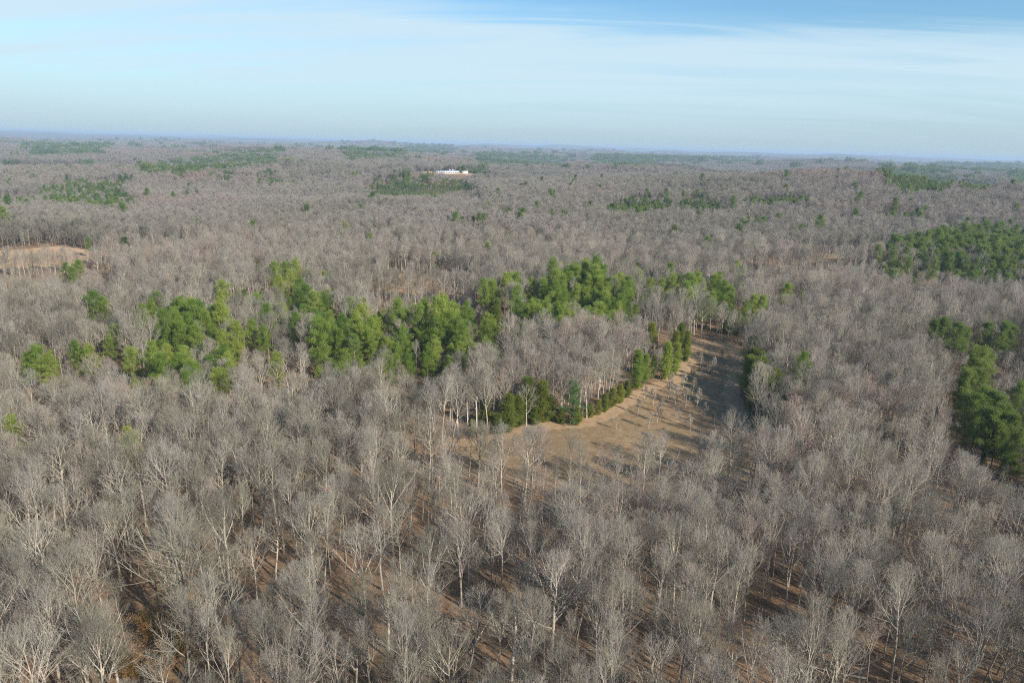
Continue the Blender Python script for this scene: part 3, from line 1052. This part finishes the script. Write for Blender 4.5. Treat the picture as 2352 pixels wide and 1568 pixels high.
def in_view(a, h):
    ok = np.zeros(len(a), bool)
    for f in (0.15, 0.5, 0.9):
        u, v = project(a[:, :3] + np.array([0, 0, 1.0]) * (h * f))
        ok |= (u > 15) & (u < 2337) & (v > 10) & (v < 1552)
    return ok


# ------------------------------------------------------------------ bare trees: the 300 that show largest, one by one
seen = in_view(bare, 19.0)
dist = np.sqrt((bare[:, :2] ** 2).sum(1) + 60.0 ** 2)
size = np.where(seen, bare[:, 5] / dist, 0)
order = np.argsort(-size)
single = order[:300]
LOOK = {'tall': 'tall straight bare tree', 'vase': 'fan-limbed bare tree', 'broad': 'broad low-limbed bare tree',
        'slim': 'slim bare tree', 'crooked': 'crooked bare tree', 'pole': 'thin pole-like bare tree'}
COLS = ('far left', 'left', 'middle', 'right', 'far right')
RANKS = ('at the bottom edge, %s', 'behind the bottom row, %s', 'in the third row, %s')
for i in single:
    x, y, z, k, rot, s = bare[i]
    hb, tm, cm = near_meshes[int(k) % 12]
    u, v = project(np.array([x, y, z + 8.0]))
    o = plant('bare_tree', (tm, cm), (x, y, z), rot, s, LOOK[hb], 'tree')
    in_row(o, (x, y, z), LOOK[hb], LOOK[hb] + 's', RANKS[int(np.digitize(-v, (-1420, -1240)))] % COLS[int(np.clip(u // 470.5, 0, 4))])
rest = np.setdiff1d(np.arange(len(bare)), single)
b = bare[rest]
scatter_object('bare_wood', 'grey-brown leafless wood stretching to the horizon', 'wood', proto_collection('wood_tree', bare_protos), b[:, :3], b[:, 3], b[:, 4], b[:, 5])

# ------------------------------------------------------------------ pines
names = ('in the green stand on the left', 'in the green stand left of centre', 'in the green stand at the centre', 'in the green stand behind the clearing',
         'near the far end of the clearing', 'in the dark stand at the right edge')
seen = in_view(pines, 15.0)
dist = np.hypot(pines[:, 0], pines[:, 1])
order = np.argsort(np.where(seen, dist, 1e9))
nstand = 0
stand_pines = {}
taken = []
for i in order:
    if nstand >= 195 or dist[i] > 640 or not seen[i]:
        break
    x, y, z, k, rot, s = pines[i]
    u, v = project(np.array([x, y, z + 12.0]))
    w = names[int(np.digitize(u, (640, 960, 1180, 1480, 1950)))]
    o = plant('pine_tree', (shaded_meshes[int(k) - 13] if k >= 13 else pine_meshes[int(k) % 5]), (x, y, z), rot, s, 'pine', 'pine')
    stand_pines.setdefault(w, []).append((float(v), (x, y, z), o))
    taken.append(i)
    nstand += 1
for w, lst in stand_pines.items():
    lst.sort(key=lambda t: -t[0])
    rows = max(1, math.ceil(len(lst) / 13))
    for q, (v, pos, o) in enumerate(lst):
        k = '%s-row pine' % ORD[q * rows // len(lst)]
        in_row(o, pos, k, k + 's', w)
rest = np.setdiff1d(np.arange(len(pines)), taken)
b = pines[rest]
scatter_object('pine_wood', 'distant dark green pine stands among the leafless wood', 'pine wood', proto_collection('pine_mass', pine_protos), b[:, :3], b[:, 3], b[:, 4], b[:, 5])


def place_name(u, v):
    col = ('far left', 'left', 'left of centre', 'centre', 'right of centre', 'right', 'far right')[int(np.clip(u // 336, 0, 6))]
    return col


seen_labels = {}
for (u, v, h) in PINES:
    p = at(u, v, h)
    k = int(rng.integers(0, 5))
    if u > 2100 and v > 700:
        lab, gp = ('dark pine', 'in the ragged line at the right edge'), 0
    elif v < 560:
        lab, gp = ('distant lone pine', 'poking out of the grey wood'), 0
    elif u < 460:
        lab, gp = ('scattered pine', 'in the bare wood on the left'), 0
    elif u < 800:
        lab, gp = ('scattered pine', 'behind the left green stand'), 0
    elif u < 1480:
        lab, gp = ('odd pine', 'between the central green stands'), 0
    else:
        lab, gp = ('scattered pine', 'beyond the far end of the clearing'), 0
    o = plant('pine_tree', (shaded_meshes if u > 1950 or v < 560 else pine_meshes)[k], p, rng.random() * 6.28, h / PINE_SPEC[k]['h'], lab, 'pine')
    in_row(o, p, lab[0], lab[0].replace('pine', 'pines'), lab[1])
for (u, v, h) in OLIVE:
    p = at(u, v, h)
    k = int(rng.integers(0, 3))
    if u > 1480:
        lab, gp = ('olive cedar', 'near the far end of the clearing'), 0
    elif u > 1000:
        lab, gp = ('yellowish cedar', 'among the central pines'), 0
    else:
        lab, gp = ('small olive cedar', 'in the wood on the left'), 0
    o = plant('cedar_tree', cedar_meshes[k], p, rng.random() * 6.28, h / 10.0, 'cedar', 'cedar')
    in_row(o, p, lab[0], lab[0] + 's', lab[1])

# evergreens on the edge of the clearing: foot seen at (u, v)
EDGE = [
    ('cedar_tree', cedar_meshes[2], 1120, 982, 9.5, 'leftmost dark olive cedar on the upper edge of the clearing', 'cedar'),
    ('cedar_tree', cedar_meshes[1], 1165, 990, 11.5, 'pointed olive cedar beside the leftmost cedar on the clearing edge', 'cedar'),
    ('cedar_tree', cedar_meshes[0], 1212, 968, 14.0, 'tall narrow cedar, left of a pair above the clearing', 'cedar'),
    ('cedar_tree', cedar_meshes[0], 1240, 968, 13.0, 'tall narrow cedar, right of a pair above the clearing', 'cedar'),
    ('tier_pine_tree', tier_meshes[0], 1312, 968, 13.5, 'blue-green pine with tiered branches on the clearing edge', 'pine'),
    ('cedar_bush', cedar_meshes[2], 1290, 972, 5.0, 'low cedar bush left of the tiered pine', 'bush'),
    ('cedar_bush', cedar_meshes[2], 1325, 975, 5.5, 'round cedar bush at the foot of the tiered pine', 'bush'),
    ('cedar_bush', cedar_meshes[2], 1355, 958, 4.5, 'cedar bush just right of the tiered pine', 'bush'),
    ('cedar_bush', cedar_meshes[1], 1388, 945, 6.0, 'first cedar of the short row along the clearing bend', 'bush'),
    ('cedar_bush', cedar_meshes[2], 1405, 935, 6.5, 'second cedar of the short row along the clearing bend', 'bush'),
    ('cedar_bush', cedar_meshes[1], 1422, 925, 6.5, 'third cedar of the short row along the clearing bend', 'bush'),
    ('cedar_bush', cedar_meshes[2], 1438, 912, 6.0, 'last cedar of the short row along the clearing bend', 'bush'),
    ('young_pine_tree', cone_meshes[0], 1460, 893, 14.0, 'bright green narrow pine where the clearing turns', 'pine'),
    ('young_pine_tree', cone_meshes[1], 1527, 872, 14.5, 'bright green narrow pine at the neck of the clearing', 'pine'),
    ('young_pine_tree', cone_meshes[0], 1497, 868, 9.0, 'small pine between the two narrow pines', 'pine'),
    ('tier_pine_tree', tier_meshes[1], 1885, 1035, 9.0, 'small dark pine under the bare trees right of the clearing', 'pine'),
    ('cedar_tree', cedar_meshes[1], 1718, 905, 14.0, 'dark cedar on the shaded right edge of the clearing', 'cedar'),
    ('cedar_tree', cedar_meshes[2], 1732, 930, 14.5, 'broad dark cedar halfway along the shaded clearing edge', 'cedar'),
    ('cedar_tree', cedar_meshes[2], 1750, 962, 15.0, 'broad dark cedar where the shade on the clearing is deepest', 'cedar'),
    ('cedar_tree', cedar_meshes[1], 1775, 990, 12.0, 'dark cedar at the lower end of the shaded edge', 'cedar'),
    ('cedar_tree', cedar_meshes[1], 1728, 870, 12.0, 'dark cedar at the upper end of the shaded edge', 'cedar'),
    ('cedar_tree', cedar_meshes[2], 1690, 770, 11.0, 'dark cedar closing the far end of the clearing', 'cedar'),
    ('cedar_tree', cedar_meshes[1], 1670, 768, 12.0, 'tall dark cedar behind the far end of the clearing', 'cedar'),
    ('cedar_tree', cedar_meshes[2], 1728, 845, 13.0, 'dark cedar second from the top of the shaded edge', 'cedar'),
    ('cedar_tree', cedar_meshes[1], 1742, 918, 15.0, 'tall dark cedar standing behind the middle of the shaded edge', 'cedar'),
    ('cedar_tree', cedar_meshes[2], 1765, 945, 15.0, 'tall dark cedar behind the deepest shade on the clearing', 'cedar'),
    ('cedar_tree', cedar_meshes[1], 1785, 975, 14.0, 'tall dark cedar behind the lower end of the shaded edge', 'cedar'),
    ('cedar_tree', cedar_meshes[2], 1800, 1010, 10.0, 'lowest dark cedar of the shaded edge', 'cedar'),
    ('cedar_tree', cedar_meshes[1], 1745, 888, 13.0, 'dark cedar tucked behind the upper shaded edge', 'cedar'),
    ('cedar_bush', cedar_meshes[2], 1085, 1000, 5.0, 'low olive bush at the left end of the cedar edge', 'bush'),
    ('cedar_bush', cedar_meshes[2], 1145, 995, 6.0, 'olive bush between the two leftmost cedars', 'bush'),
    ('cedar_tree', cedar_meshes[1], 1190, 978, 10.0, 'olive cedar left of the tall narrow pair', 'cedar'),
    ('cedar_bush', cedar_meshes[2], 1228, 975, 6.0, 'round olive bush at the foot of the tall narrow pair', 'bush'),
    ('cedar_tree', cedar_meshes[2], 1262, 966, 8.0, 'olive cedar right of the tall narrow pair', 'cedar'),
    ('cedar_bush', cedar_meshes[2], 1372, 952, 5.0, 'low bush leading into the short cedar row', 'bush'),
    ('young_pine_tree', cone_meshes[1], 1480, 880, 11.0, 'slender pine just behind the turn of the clearing', 'pine'),
    ('young_pine_tree', cone_meshes[0], 1548, 858, 12.0, 'slender pine right of the neck pine', 'pine'),
    ('cedar_bush', cedar_meshes[2], 2300, 1105, 7.0, 'yellow-green bush below the right edge pines', 'bush'),
    ('cedar_bush', cedar_meshes[2], 2250, 1080, 5.0, 'smaller yellow-green bush left of the right edge bush', 'bush'),
]
for nm, ms, u, v, h, lab, cat in EDGE:
    p = at(u, v)
    base_h = 10.0 if ms in cedar_meshes else (15.0 if ms in tier_meshes else 12.0)
    plant(nm, ms, p, rng.random() * 6.28, h / base_h, lab, cat, squash=1.35 if ms in cedar_meshes else 1.15)


# ------------------------------------------------------------------ bare trees one can point out
def own_tree(name, seed, top=None, foot=None, h=18.0, habit='tall', bark=None, twig=None, label='', group=None, **kw):
    p = at(*foot) if foot else at(*top, h)
    spec = dict(HABIT[habit])
    spec.update(kw)
    spec['h'] = h
    near = math.hypot(p[0], p[1]) < 175
    lv = bare_levels(seed, lod=0 if near else 1, **spec)
    ms = (mesh_from(name + '_trunk', wood(lv, 0, 2, 0), [bark or M_BARK], True), mesh_from(name + '_crown', wood(lv, 2, 9, 0), [twig or M_TWIG]))
    return plant(name, ms, p, 0.0, 1.0, label, 'tree', group)


own_tree('spreading_tree', 501, top=(400, 1200), h=23, habit='vase', spread=0.52, limbs=16, cb=0.30, girth=0.36, dense=1.15,
         label='large pale tree with dense silvery crown at the lower left')
own_tree('red_twig_tree', 502, top=(1762, 982), h=20, habit='vase', twig=M_REDTWIG, label='reddish twiggy tree at the lower right end of the clearing')
own_tree('red_twig_tree', 503, top=(1805, 1015), h=18, habit='tall', twig=M_REDTWIG, label='shorter reddish tree beside its twin below the clearing shade')
own_tree('edge_tree', 504, foot=(1052, 1000), h=19.5, habit='tall', bark=M_PALE, cb=0.55, label='tall white-trunked tree at the left end of the clearing edge')
for j, (u, v, h) in enumerate([(1095, 985, 18), (1135, 968, 18), (1180, 955, 19), (1250, 945, 18), (1290, 935, 18), (1345, 925, 20), (1375, 912, 20), (1398, 905, 21), (1438, 885, 20), (1480, 872, 18), (1330, 945, 17), (1075, 990, 17), (1420, 880, 20)]):
    o = own_tree('edge_tree', 510 + j, foot=(u, v), h=h, habit=('tall', 'slim')[j % 2], bark=M_PALE, cb=0.5)
    in_row(o, o.location, 'pale-trunked tree', 'pale-trunked trees', 'on the upper clearing edge')
for j, (u, v, h) in enumerate([(1735, 860, 15), (1752, 905, 16), (1772, 940, 17), (1790, 985, 17), (1812, 1005, 16)]):
    o = own_tree('thicket_tree', 560 + j, foot=(u, v), h=h, habit='broad', dense=1.5, cb=0.12)
    in_row(o, o.location, 'dense low-branched tree', 'dense low-branched trees', 'behind the shaded clearing edge')
own_tree('round_tree', 530, foot=(1610, 775), h=18, habit='broad', dense=1.15, label='round dense grey tree at the far end of the clearing')
for j, (u, v, h) in enumerate([(1850, 1040, 19), (1872, 1030, 20), (1890, 1025, 20), (1905, 1022, 19), (1925, 1035, 19), (1958, 1030, 18), (1985, 1025, 18)]):
    o = own_tree('edge_tree', 540 + j, foot=(u, v), h=h, habit='tall', cb=0.5)
    in_row(o, o.location, 'tall bare tree', 'tall bare trees', 'in the open row right of the clearing')
own_tree('white_tree', 550, foot=(1886, 672), h=15, habit='slim', bark=M_PALE, twig=M_PALE, dense=0.6, label='small bone white tree far right of centre')
own_tree('white_tree', 551, foot=(2040, 770), h=13, habit='vase', bark=M_PALE, twig=M_PALE, dense=0.6, label='white-limbed tree among grey crowns on the right')


def snag():
    g = np.random.default_rng(77)
    p = at(1175, 1560)
    P = np.array([[[0, 0, -0.5], [0.1, 0, 3], [0.3, 0.1, 6], [0.4, 0.0, 9], [0.2, 0.0, 12]]], float)
    R = np.array([[0.30, 0.26, 0.22, 0.17, 0.10]])
    P1, R1, L1 = grow(g, P, R, np.array([12.0]), 5, 0.45, 0.95, 0.75, 0.4, lambda t: 0.42 - 0.1 * t, 5, 0.05, 0.16, 0.7, 0.35)
    P2, R2, _ = grow(g, P1, R1, L1, 3, 0.4, 1.0, 0.8, 0.6, lambda t: 0.4 + 0 * t, 4, 0.05, 0.2, 0.6, 0.35)
    tr = mesh_from('snag_trunk', [(*tubes(P, R, 7), 0)], [M_PALE], True)
    cr = mesh_from('snag_limbs', [(*tubes(P1, R1, 5), 0), (*tubes(P2, R2, 4), 0)], [M_PALE], True)
    e = plant('dead_tree', (tr, cr), p, 0.4, 1.0, 'bleached dead tree with bare forked limbs near the bottom middle', 'tree')


snag()


def fallen(u, v, ln, rz, label):
    p = at(u, v)
    k = 6
    t = np.linspace(0, 1, k)
    P = np.stack([t * ln, 0.15 * np.sin(t * 3), 0.25 + 0.9 * t ** 2], 1)[None]
    R = (0.17 * (1.1 - 0.8 * t))[None]
    g = np.random.default_rng(int(u))
    P1, R1, L1 = grow(g, P, R, np.array([ln]), 6, 0.55, 1.0, 0.7, 0.4, lambda q: 0.32 - 0.1 * q, 4, 0.08, 0.15, 0.6, 0.3)
    me = mesh_from('fallen_trunk', [(*tubes(P, R, 7), 0)], [M_BARK], True)
    br = mesh_from('fallen_limbs', [(*tubes(P1, R1, 4), 0)], [M_BARK], True)
    e = bpy.data.objects.new('fallen_tree', None)
    COL.objects.link(e)
    e.location, e.rotation_euler = p, (0, 0, rz)
    finish(e, label, 'tree')
    for nm, m in (('trunk', me), ('limbs', br)):
        c = bpy.data.objects.new(nm, m)
        COL.objects.link(c)
        c.parent = e


fallen(1990, 1560, 12, 2.9, 'pale fallen trunk on the ground at the bottom right')
for q, (u, v, ln, rz, lab) in enumerate([(640, 1420, 8, 0.4, 'grey fallen trunk on the brown floor left of the middle'), (860, 1470, 7, 2.2, 'thin fallen trunk between poles near the bottom middle'),
                                         (1080, 1500, 9, 1.2, 'fallen trunk on the open floor beside the dead tree'), (1770, 1500, 8, 0.9, 'fallen trunk on the open brown floor at the lower right'),
                                         (330, 1520, 7, 2.6, 'fallen trunk by the rust-leaved shrubs')]):
    fallen(u, v, ln, rz, lab)
fallen(420, 1110, 9, 2.7, 'pale broken trunk lying in the wood on the left')

# ------------------------------------------------------------------ saplings standing in the clearing
sap = []
for i in range(3):
    lv = bare_levels(600 + i, h=5.5, cb=0.18, spread=0.22, limbs=12, girth=0.055, lod=1, dense=0.9)
    lv = [(P, np.maximum(R, 0.024), s) for P, R, s in lv]
    sap.append((mesh_from('sapling_trunk', wood(lv, 0, 1, 0), [M_PALE]), mesh_from('sapling_crown', wood(lv, 1, 9, 0), [M_BARK])))
SAPS = [(1535, 915, 1.1), (1550, 930, 1.2), (1575, 935, 1.2), (1590, 905, 1.0), (1600, 935, 1.1), (1540, 895, 1.1), (1625, 870, 1.1), (1640, 855, 1.0), (1610, 865, 1.0), (1655, 850, 0.9), (1590, 870, 0.9),
        (1500, 930, 1.0), (1520, 950, 0.9), (1465, 950, 0.8), (1510, 970, 1.0), (1555, 970, 0.9), (1490, 985, 0.9), (1620, 960, 0.9), (1640, 980, 0.8), (1585, 990, 0.9), (1660, 1010, 0.8),
        (1480, 915, 0.8), (1570, 890, 0.9), (1610, 840, 0.9), (1630, 825, 0.9), (1655, 830, 0.8), (1415, 985, 0.6), (1520, 1010, 0.7)]
for (u, v, s) in SAPS:
    w = 'on the lower clearing' if v > 940 else ('halfway up the clearing' if v > 880 else 'in the neck of the clearing')
    p = at(u, v)
    o = plant('sapling', sap[int(rng.integers(3))], p, rng.random() * 6.28, s * 1.15, 'sapling', 'sapling')
    in_row(o, p, 'thin bare sapling', 'thin bare saplings', w)
label_rows()

# ------------------------------------------------------------------ young trees still holding rust coloured leaves
for i, (u, v, h, lab) in enumerate([(360, 1470, 6.0, 'young tree holding rust-orange leaves under the large silvery crown'),
                                    (415, 1440, 5.0, 'smaller rust-leaved young tree just right of the larger one'),
                                    (300, 1560, 4.5, 'rust-leaved shrub at the bottom edge on the left'),
                                    (385, 1540, 4.5, 'rust-leaved shrub in front of the young orange tree'),
                                    (440, 1500, 4.0, 'low rust-leaved shrub right of the young orange tree')]):
    ch, mats = brush_mesh(650 + i, h, 9, M_BRUSH, M_RUST)
    e = bpy.data.objects.new('rust_leaved_shrub', None)
    COL.objects.link(e)
    e.location = at(u, v)
    finish(e, lab, 'shrub')
    for nm, sel in (('stems', ch[:3]), ('leaves', [(c[0], c[1], 0) for c in ch[3:]])):
        c = bpy.data.objects.new(nm, mesh_from('rust_' + nm, sel, [mats[0] if nm == 'stems' else mats[1]]))
        COL.objects.link(c)
        c.parent = e

# ------------------------------------------------------------------ brush
p = make_points(60, 560, 4.4)
x, y = p[:, 0], p[:, 1]
d0 = poly_dist(CLEARING, x, y)
keep = (d0 < -1) & (poly_dist(FIELD_W, x, y) < -2) & (rng.random(len(p)) < 0.35 + 0.3 * np.clip(1 - np.abs(d0 + 3) / 5, 0, 1))
keep |= (poly_dist(SCRUB_C, x, y) > 0) & (rng.random(len(p)) < 0.5)
p = p[keep]
scatter_object('brush', 'brown leafless brush on the floor of the wood', 'brush', proto_collection('brush_piece', brush_protos),
               np.concatenate([p, ground(p[:, 0], p[:, 1])[:, None]], 1), rng.integers(0, 4, len(p)), rng.random(len(p)) * 6.28, rng.uniform(0.7, 1.2, len(p)))


# ------------------------------------------------------------------ farm buildings
def box(x0, x1, y0, y1, z0, z1):
    v = np.array([[x, y, z] for z in (z0, z1) for y in (y0, y1) for x in (x0, x1)], float)
    f = np.array([[0, 2, 3, 1], [4, 5, 7, 6], [0, 1, 5, 4], [2, 6, 7, 3], [0, 4, 6, 2], [1, 3, 7, 5]])
    return v, f


def child(name, chunks, mats, parent, smooth=False):
    o = bpy.data.objects.new(name, mesh_from(name, chunks, mats, smooth))
    COL.objects.link(o)
    o.parent = parent
    return o


def gable(L, W, z0, z1, over, th):
    v, f = [], []
    for sgn in (-1, 1):
        y0 = sgn * (W / 2 + over)
        zo = z0 - over * (z1 - z0) / (W / 2)
        q = np.array([[-L / 2 - over, y0, zo], [L / 2 + over, y0, zo], [L / 2 + over, 0, z1], [-L / 2 - over, 0, z1]])
        q = np.concatenate([q, q + np.array([0, 0, th])])
        f.append(np.array([[0, 3, 2, 1], [4, 5, 6, 7], [0, 1, 5, 4], [1, 2, 6, 5], [2, 3, 7, 6], [3, 0, 4, 7]]) + 8 * len(v))
        v.append(q)
    return np.concatenate(v), np.concatenate(f)


def shed(name, pos, rz, L, W, eave, ridge, roof_mat, label, vents=0, doors=1):
    e = bpy.data.objects.new(name, None)
    COL.objects.link(e)
    e.location, e.rotation_euler = pos, (0, 0, rz)
    finish(e, label, 'building')
    gv = np.array([[s * L / 2, y, z] for s in (-1, 1) for y, z in ((-W / 2, -1.5), (W / 2, -1.5), (W / 2, eave), (0, ridge), (-W / 2, eave))], float)
    gf4 = np.array([[0, 5, 9, 4], [1, 2, 7, 6]])
    gf3 = np.array([[2, 4, 3], [7, 8, 9]])
    ends = np.array([[0, 4, 2, 1], [5, 6, 7, 9]])
    child('wall', [(gv, np.concatenate([gf4, ends]), 0), (gv, gf3, 0)], [M_WALL], e)
    child('roof', [(*gable(L, W, eave + 0.05, ridge + 0.05, 0.5, 0.12), 0)], [roof_mat], e)
    for i in range(doors):
        child('door', [(*box(-L / 2 - 0.08, -L / 2 - 0.005, -1.6 + i * 4, 1.6 + i * 4, 0, 3.0), 0)], [M_DARK], e)
    for i in range(vents):
        xx = -L / 2 + L * (i + 0.5) / vents
        child('side_vent', [(*box(xx - L / vents * 0.4, xx + L / vents * 0.4, -W / 2 - 0.07, -W / 2 - 0.005, 1.0, 2.6), 0)], [M_DARK], e)
    return e


bz = float(ground(BARN[0], BARN[1]))
shed('barn', (BARN[0] + 2, BARN[1] - 8, bz), RAD(24), 50, 12, 3.4, 5.6, M_ROOF, 'long white-roofed barn on an orange clearing far off', vents=10)
shed('shed', (BARN[0] + 37, BARN[1] + 16, bz), RAD(24), 12, 8, 3.4, 5.4, M_ROOF, 'small white shed at the right end of the long barn')


def silo(x, y, label):
    e = bpy.data.objects.new('feed_silo', None)
    COL.objects.link(e)
    e.location = (x, y, bz)
    finish(e, label, 'silo')
    P = np.array([[[0, 0, 2.2], [0, 0, 2.6], [0, 0, 7.0]]])
    child('bin', [(*tubes(P, np.array([[1.4, 1.5, 1.5]]), 14), 0)], [M_GALV], e, True)
    child('roof_cone', [(*tubes(np.array([[[0, 0, 6.98], [0, 0, 8.2]]]), np.array([[1.55, 0.2]]), 14), 0)], [M_GALV], e, True)
    child('hopper', [(*tubes(np.array([[[0, 0, 0.7], [0, 0, 2.25]]]), np.array([[0.25, 1.42]]), 14), 0)], [M_GALV], e, True)
    for k in range(4):
        a = k * math.pi / 2 + 0.4
        child('leg', [(*box(1.35 * math.cos(a) - 0.08, 1.35 * math.cos(a) + 0.08, 1.35 * math.sin(a) - 0.08, 1.35 * math.sin(a) + 0.08, -0.5, 3.0), 0)], [M_GALV], e)


silo(BARN[0] + 6, BARN[1] + 13, 'left steel feed silo behind the long barn')
silo(BARN[0] + 12, BARN[1] + 16, 'right steel feed silo behind the long barn')
for u, v, lab in ((190, 347, 'tiny white farmhouse among distant trees at the upper left'), (194, 324, 'tiny white barn near the left skyline')):
    p = at(u, v, 14)
    shed('farmhouse', (p[0], p[1], p[2] + 6), 0.3, 26, 14, 6, 11, M_ROOF, lab)

# ------------------------------------------------------------------ haze
hm = bpy.data.materials.new('haze')
hm.use_nodes = True
hn, hl = hm.node_tree.nodes, hm.node_tree.links
hn.remove(hn['Principled BSDF'])
pv = hn.new('ShaderNodeVolumePrincipled')
pv.inputs['Color'].default_value = (0.58, 0.77, 1.0, 1)
pv.inputs['Density'].default_value = 0.5 / 5200.0
pv.inputs['Anisotropy'].default_value = 0.0
hl.new(pv.outputs[0], hn['Material Output'].inputs['Volume'])
hv, hf_ = box(-34000, 34000, -31000, 34000, -70, 105)
ho = bpy.data.objects.new('haze', mesh_from('haze', [(hv, hf_, 0)], [hm]))
COL.objects.link(ho)
finish(ho, 'thin pale blue haze over the distant hills', 'haze', 'stuff')
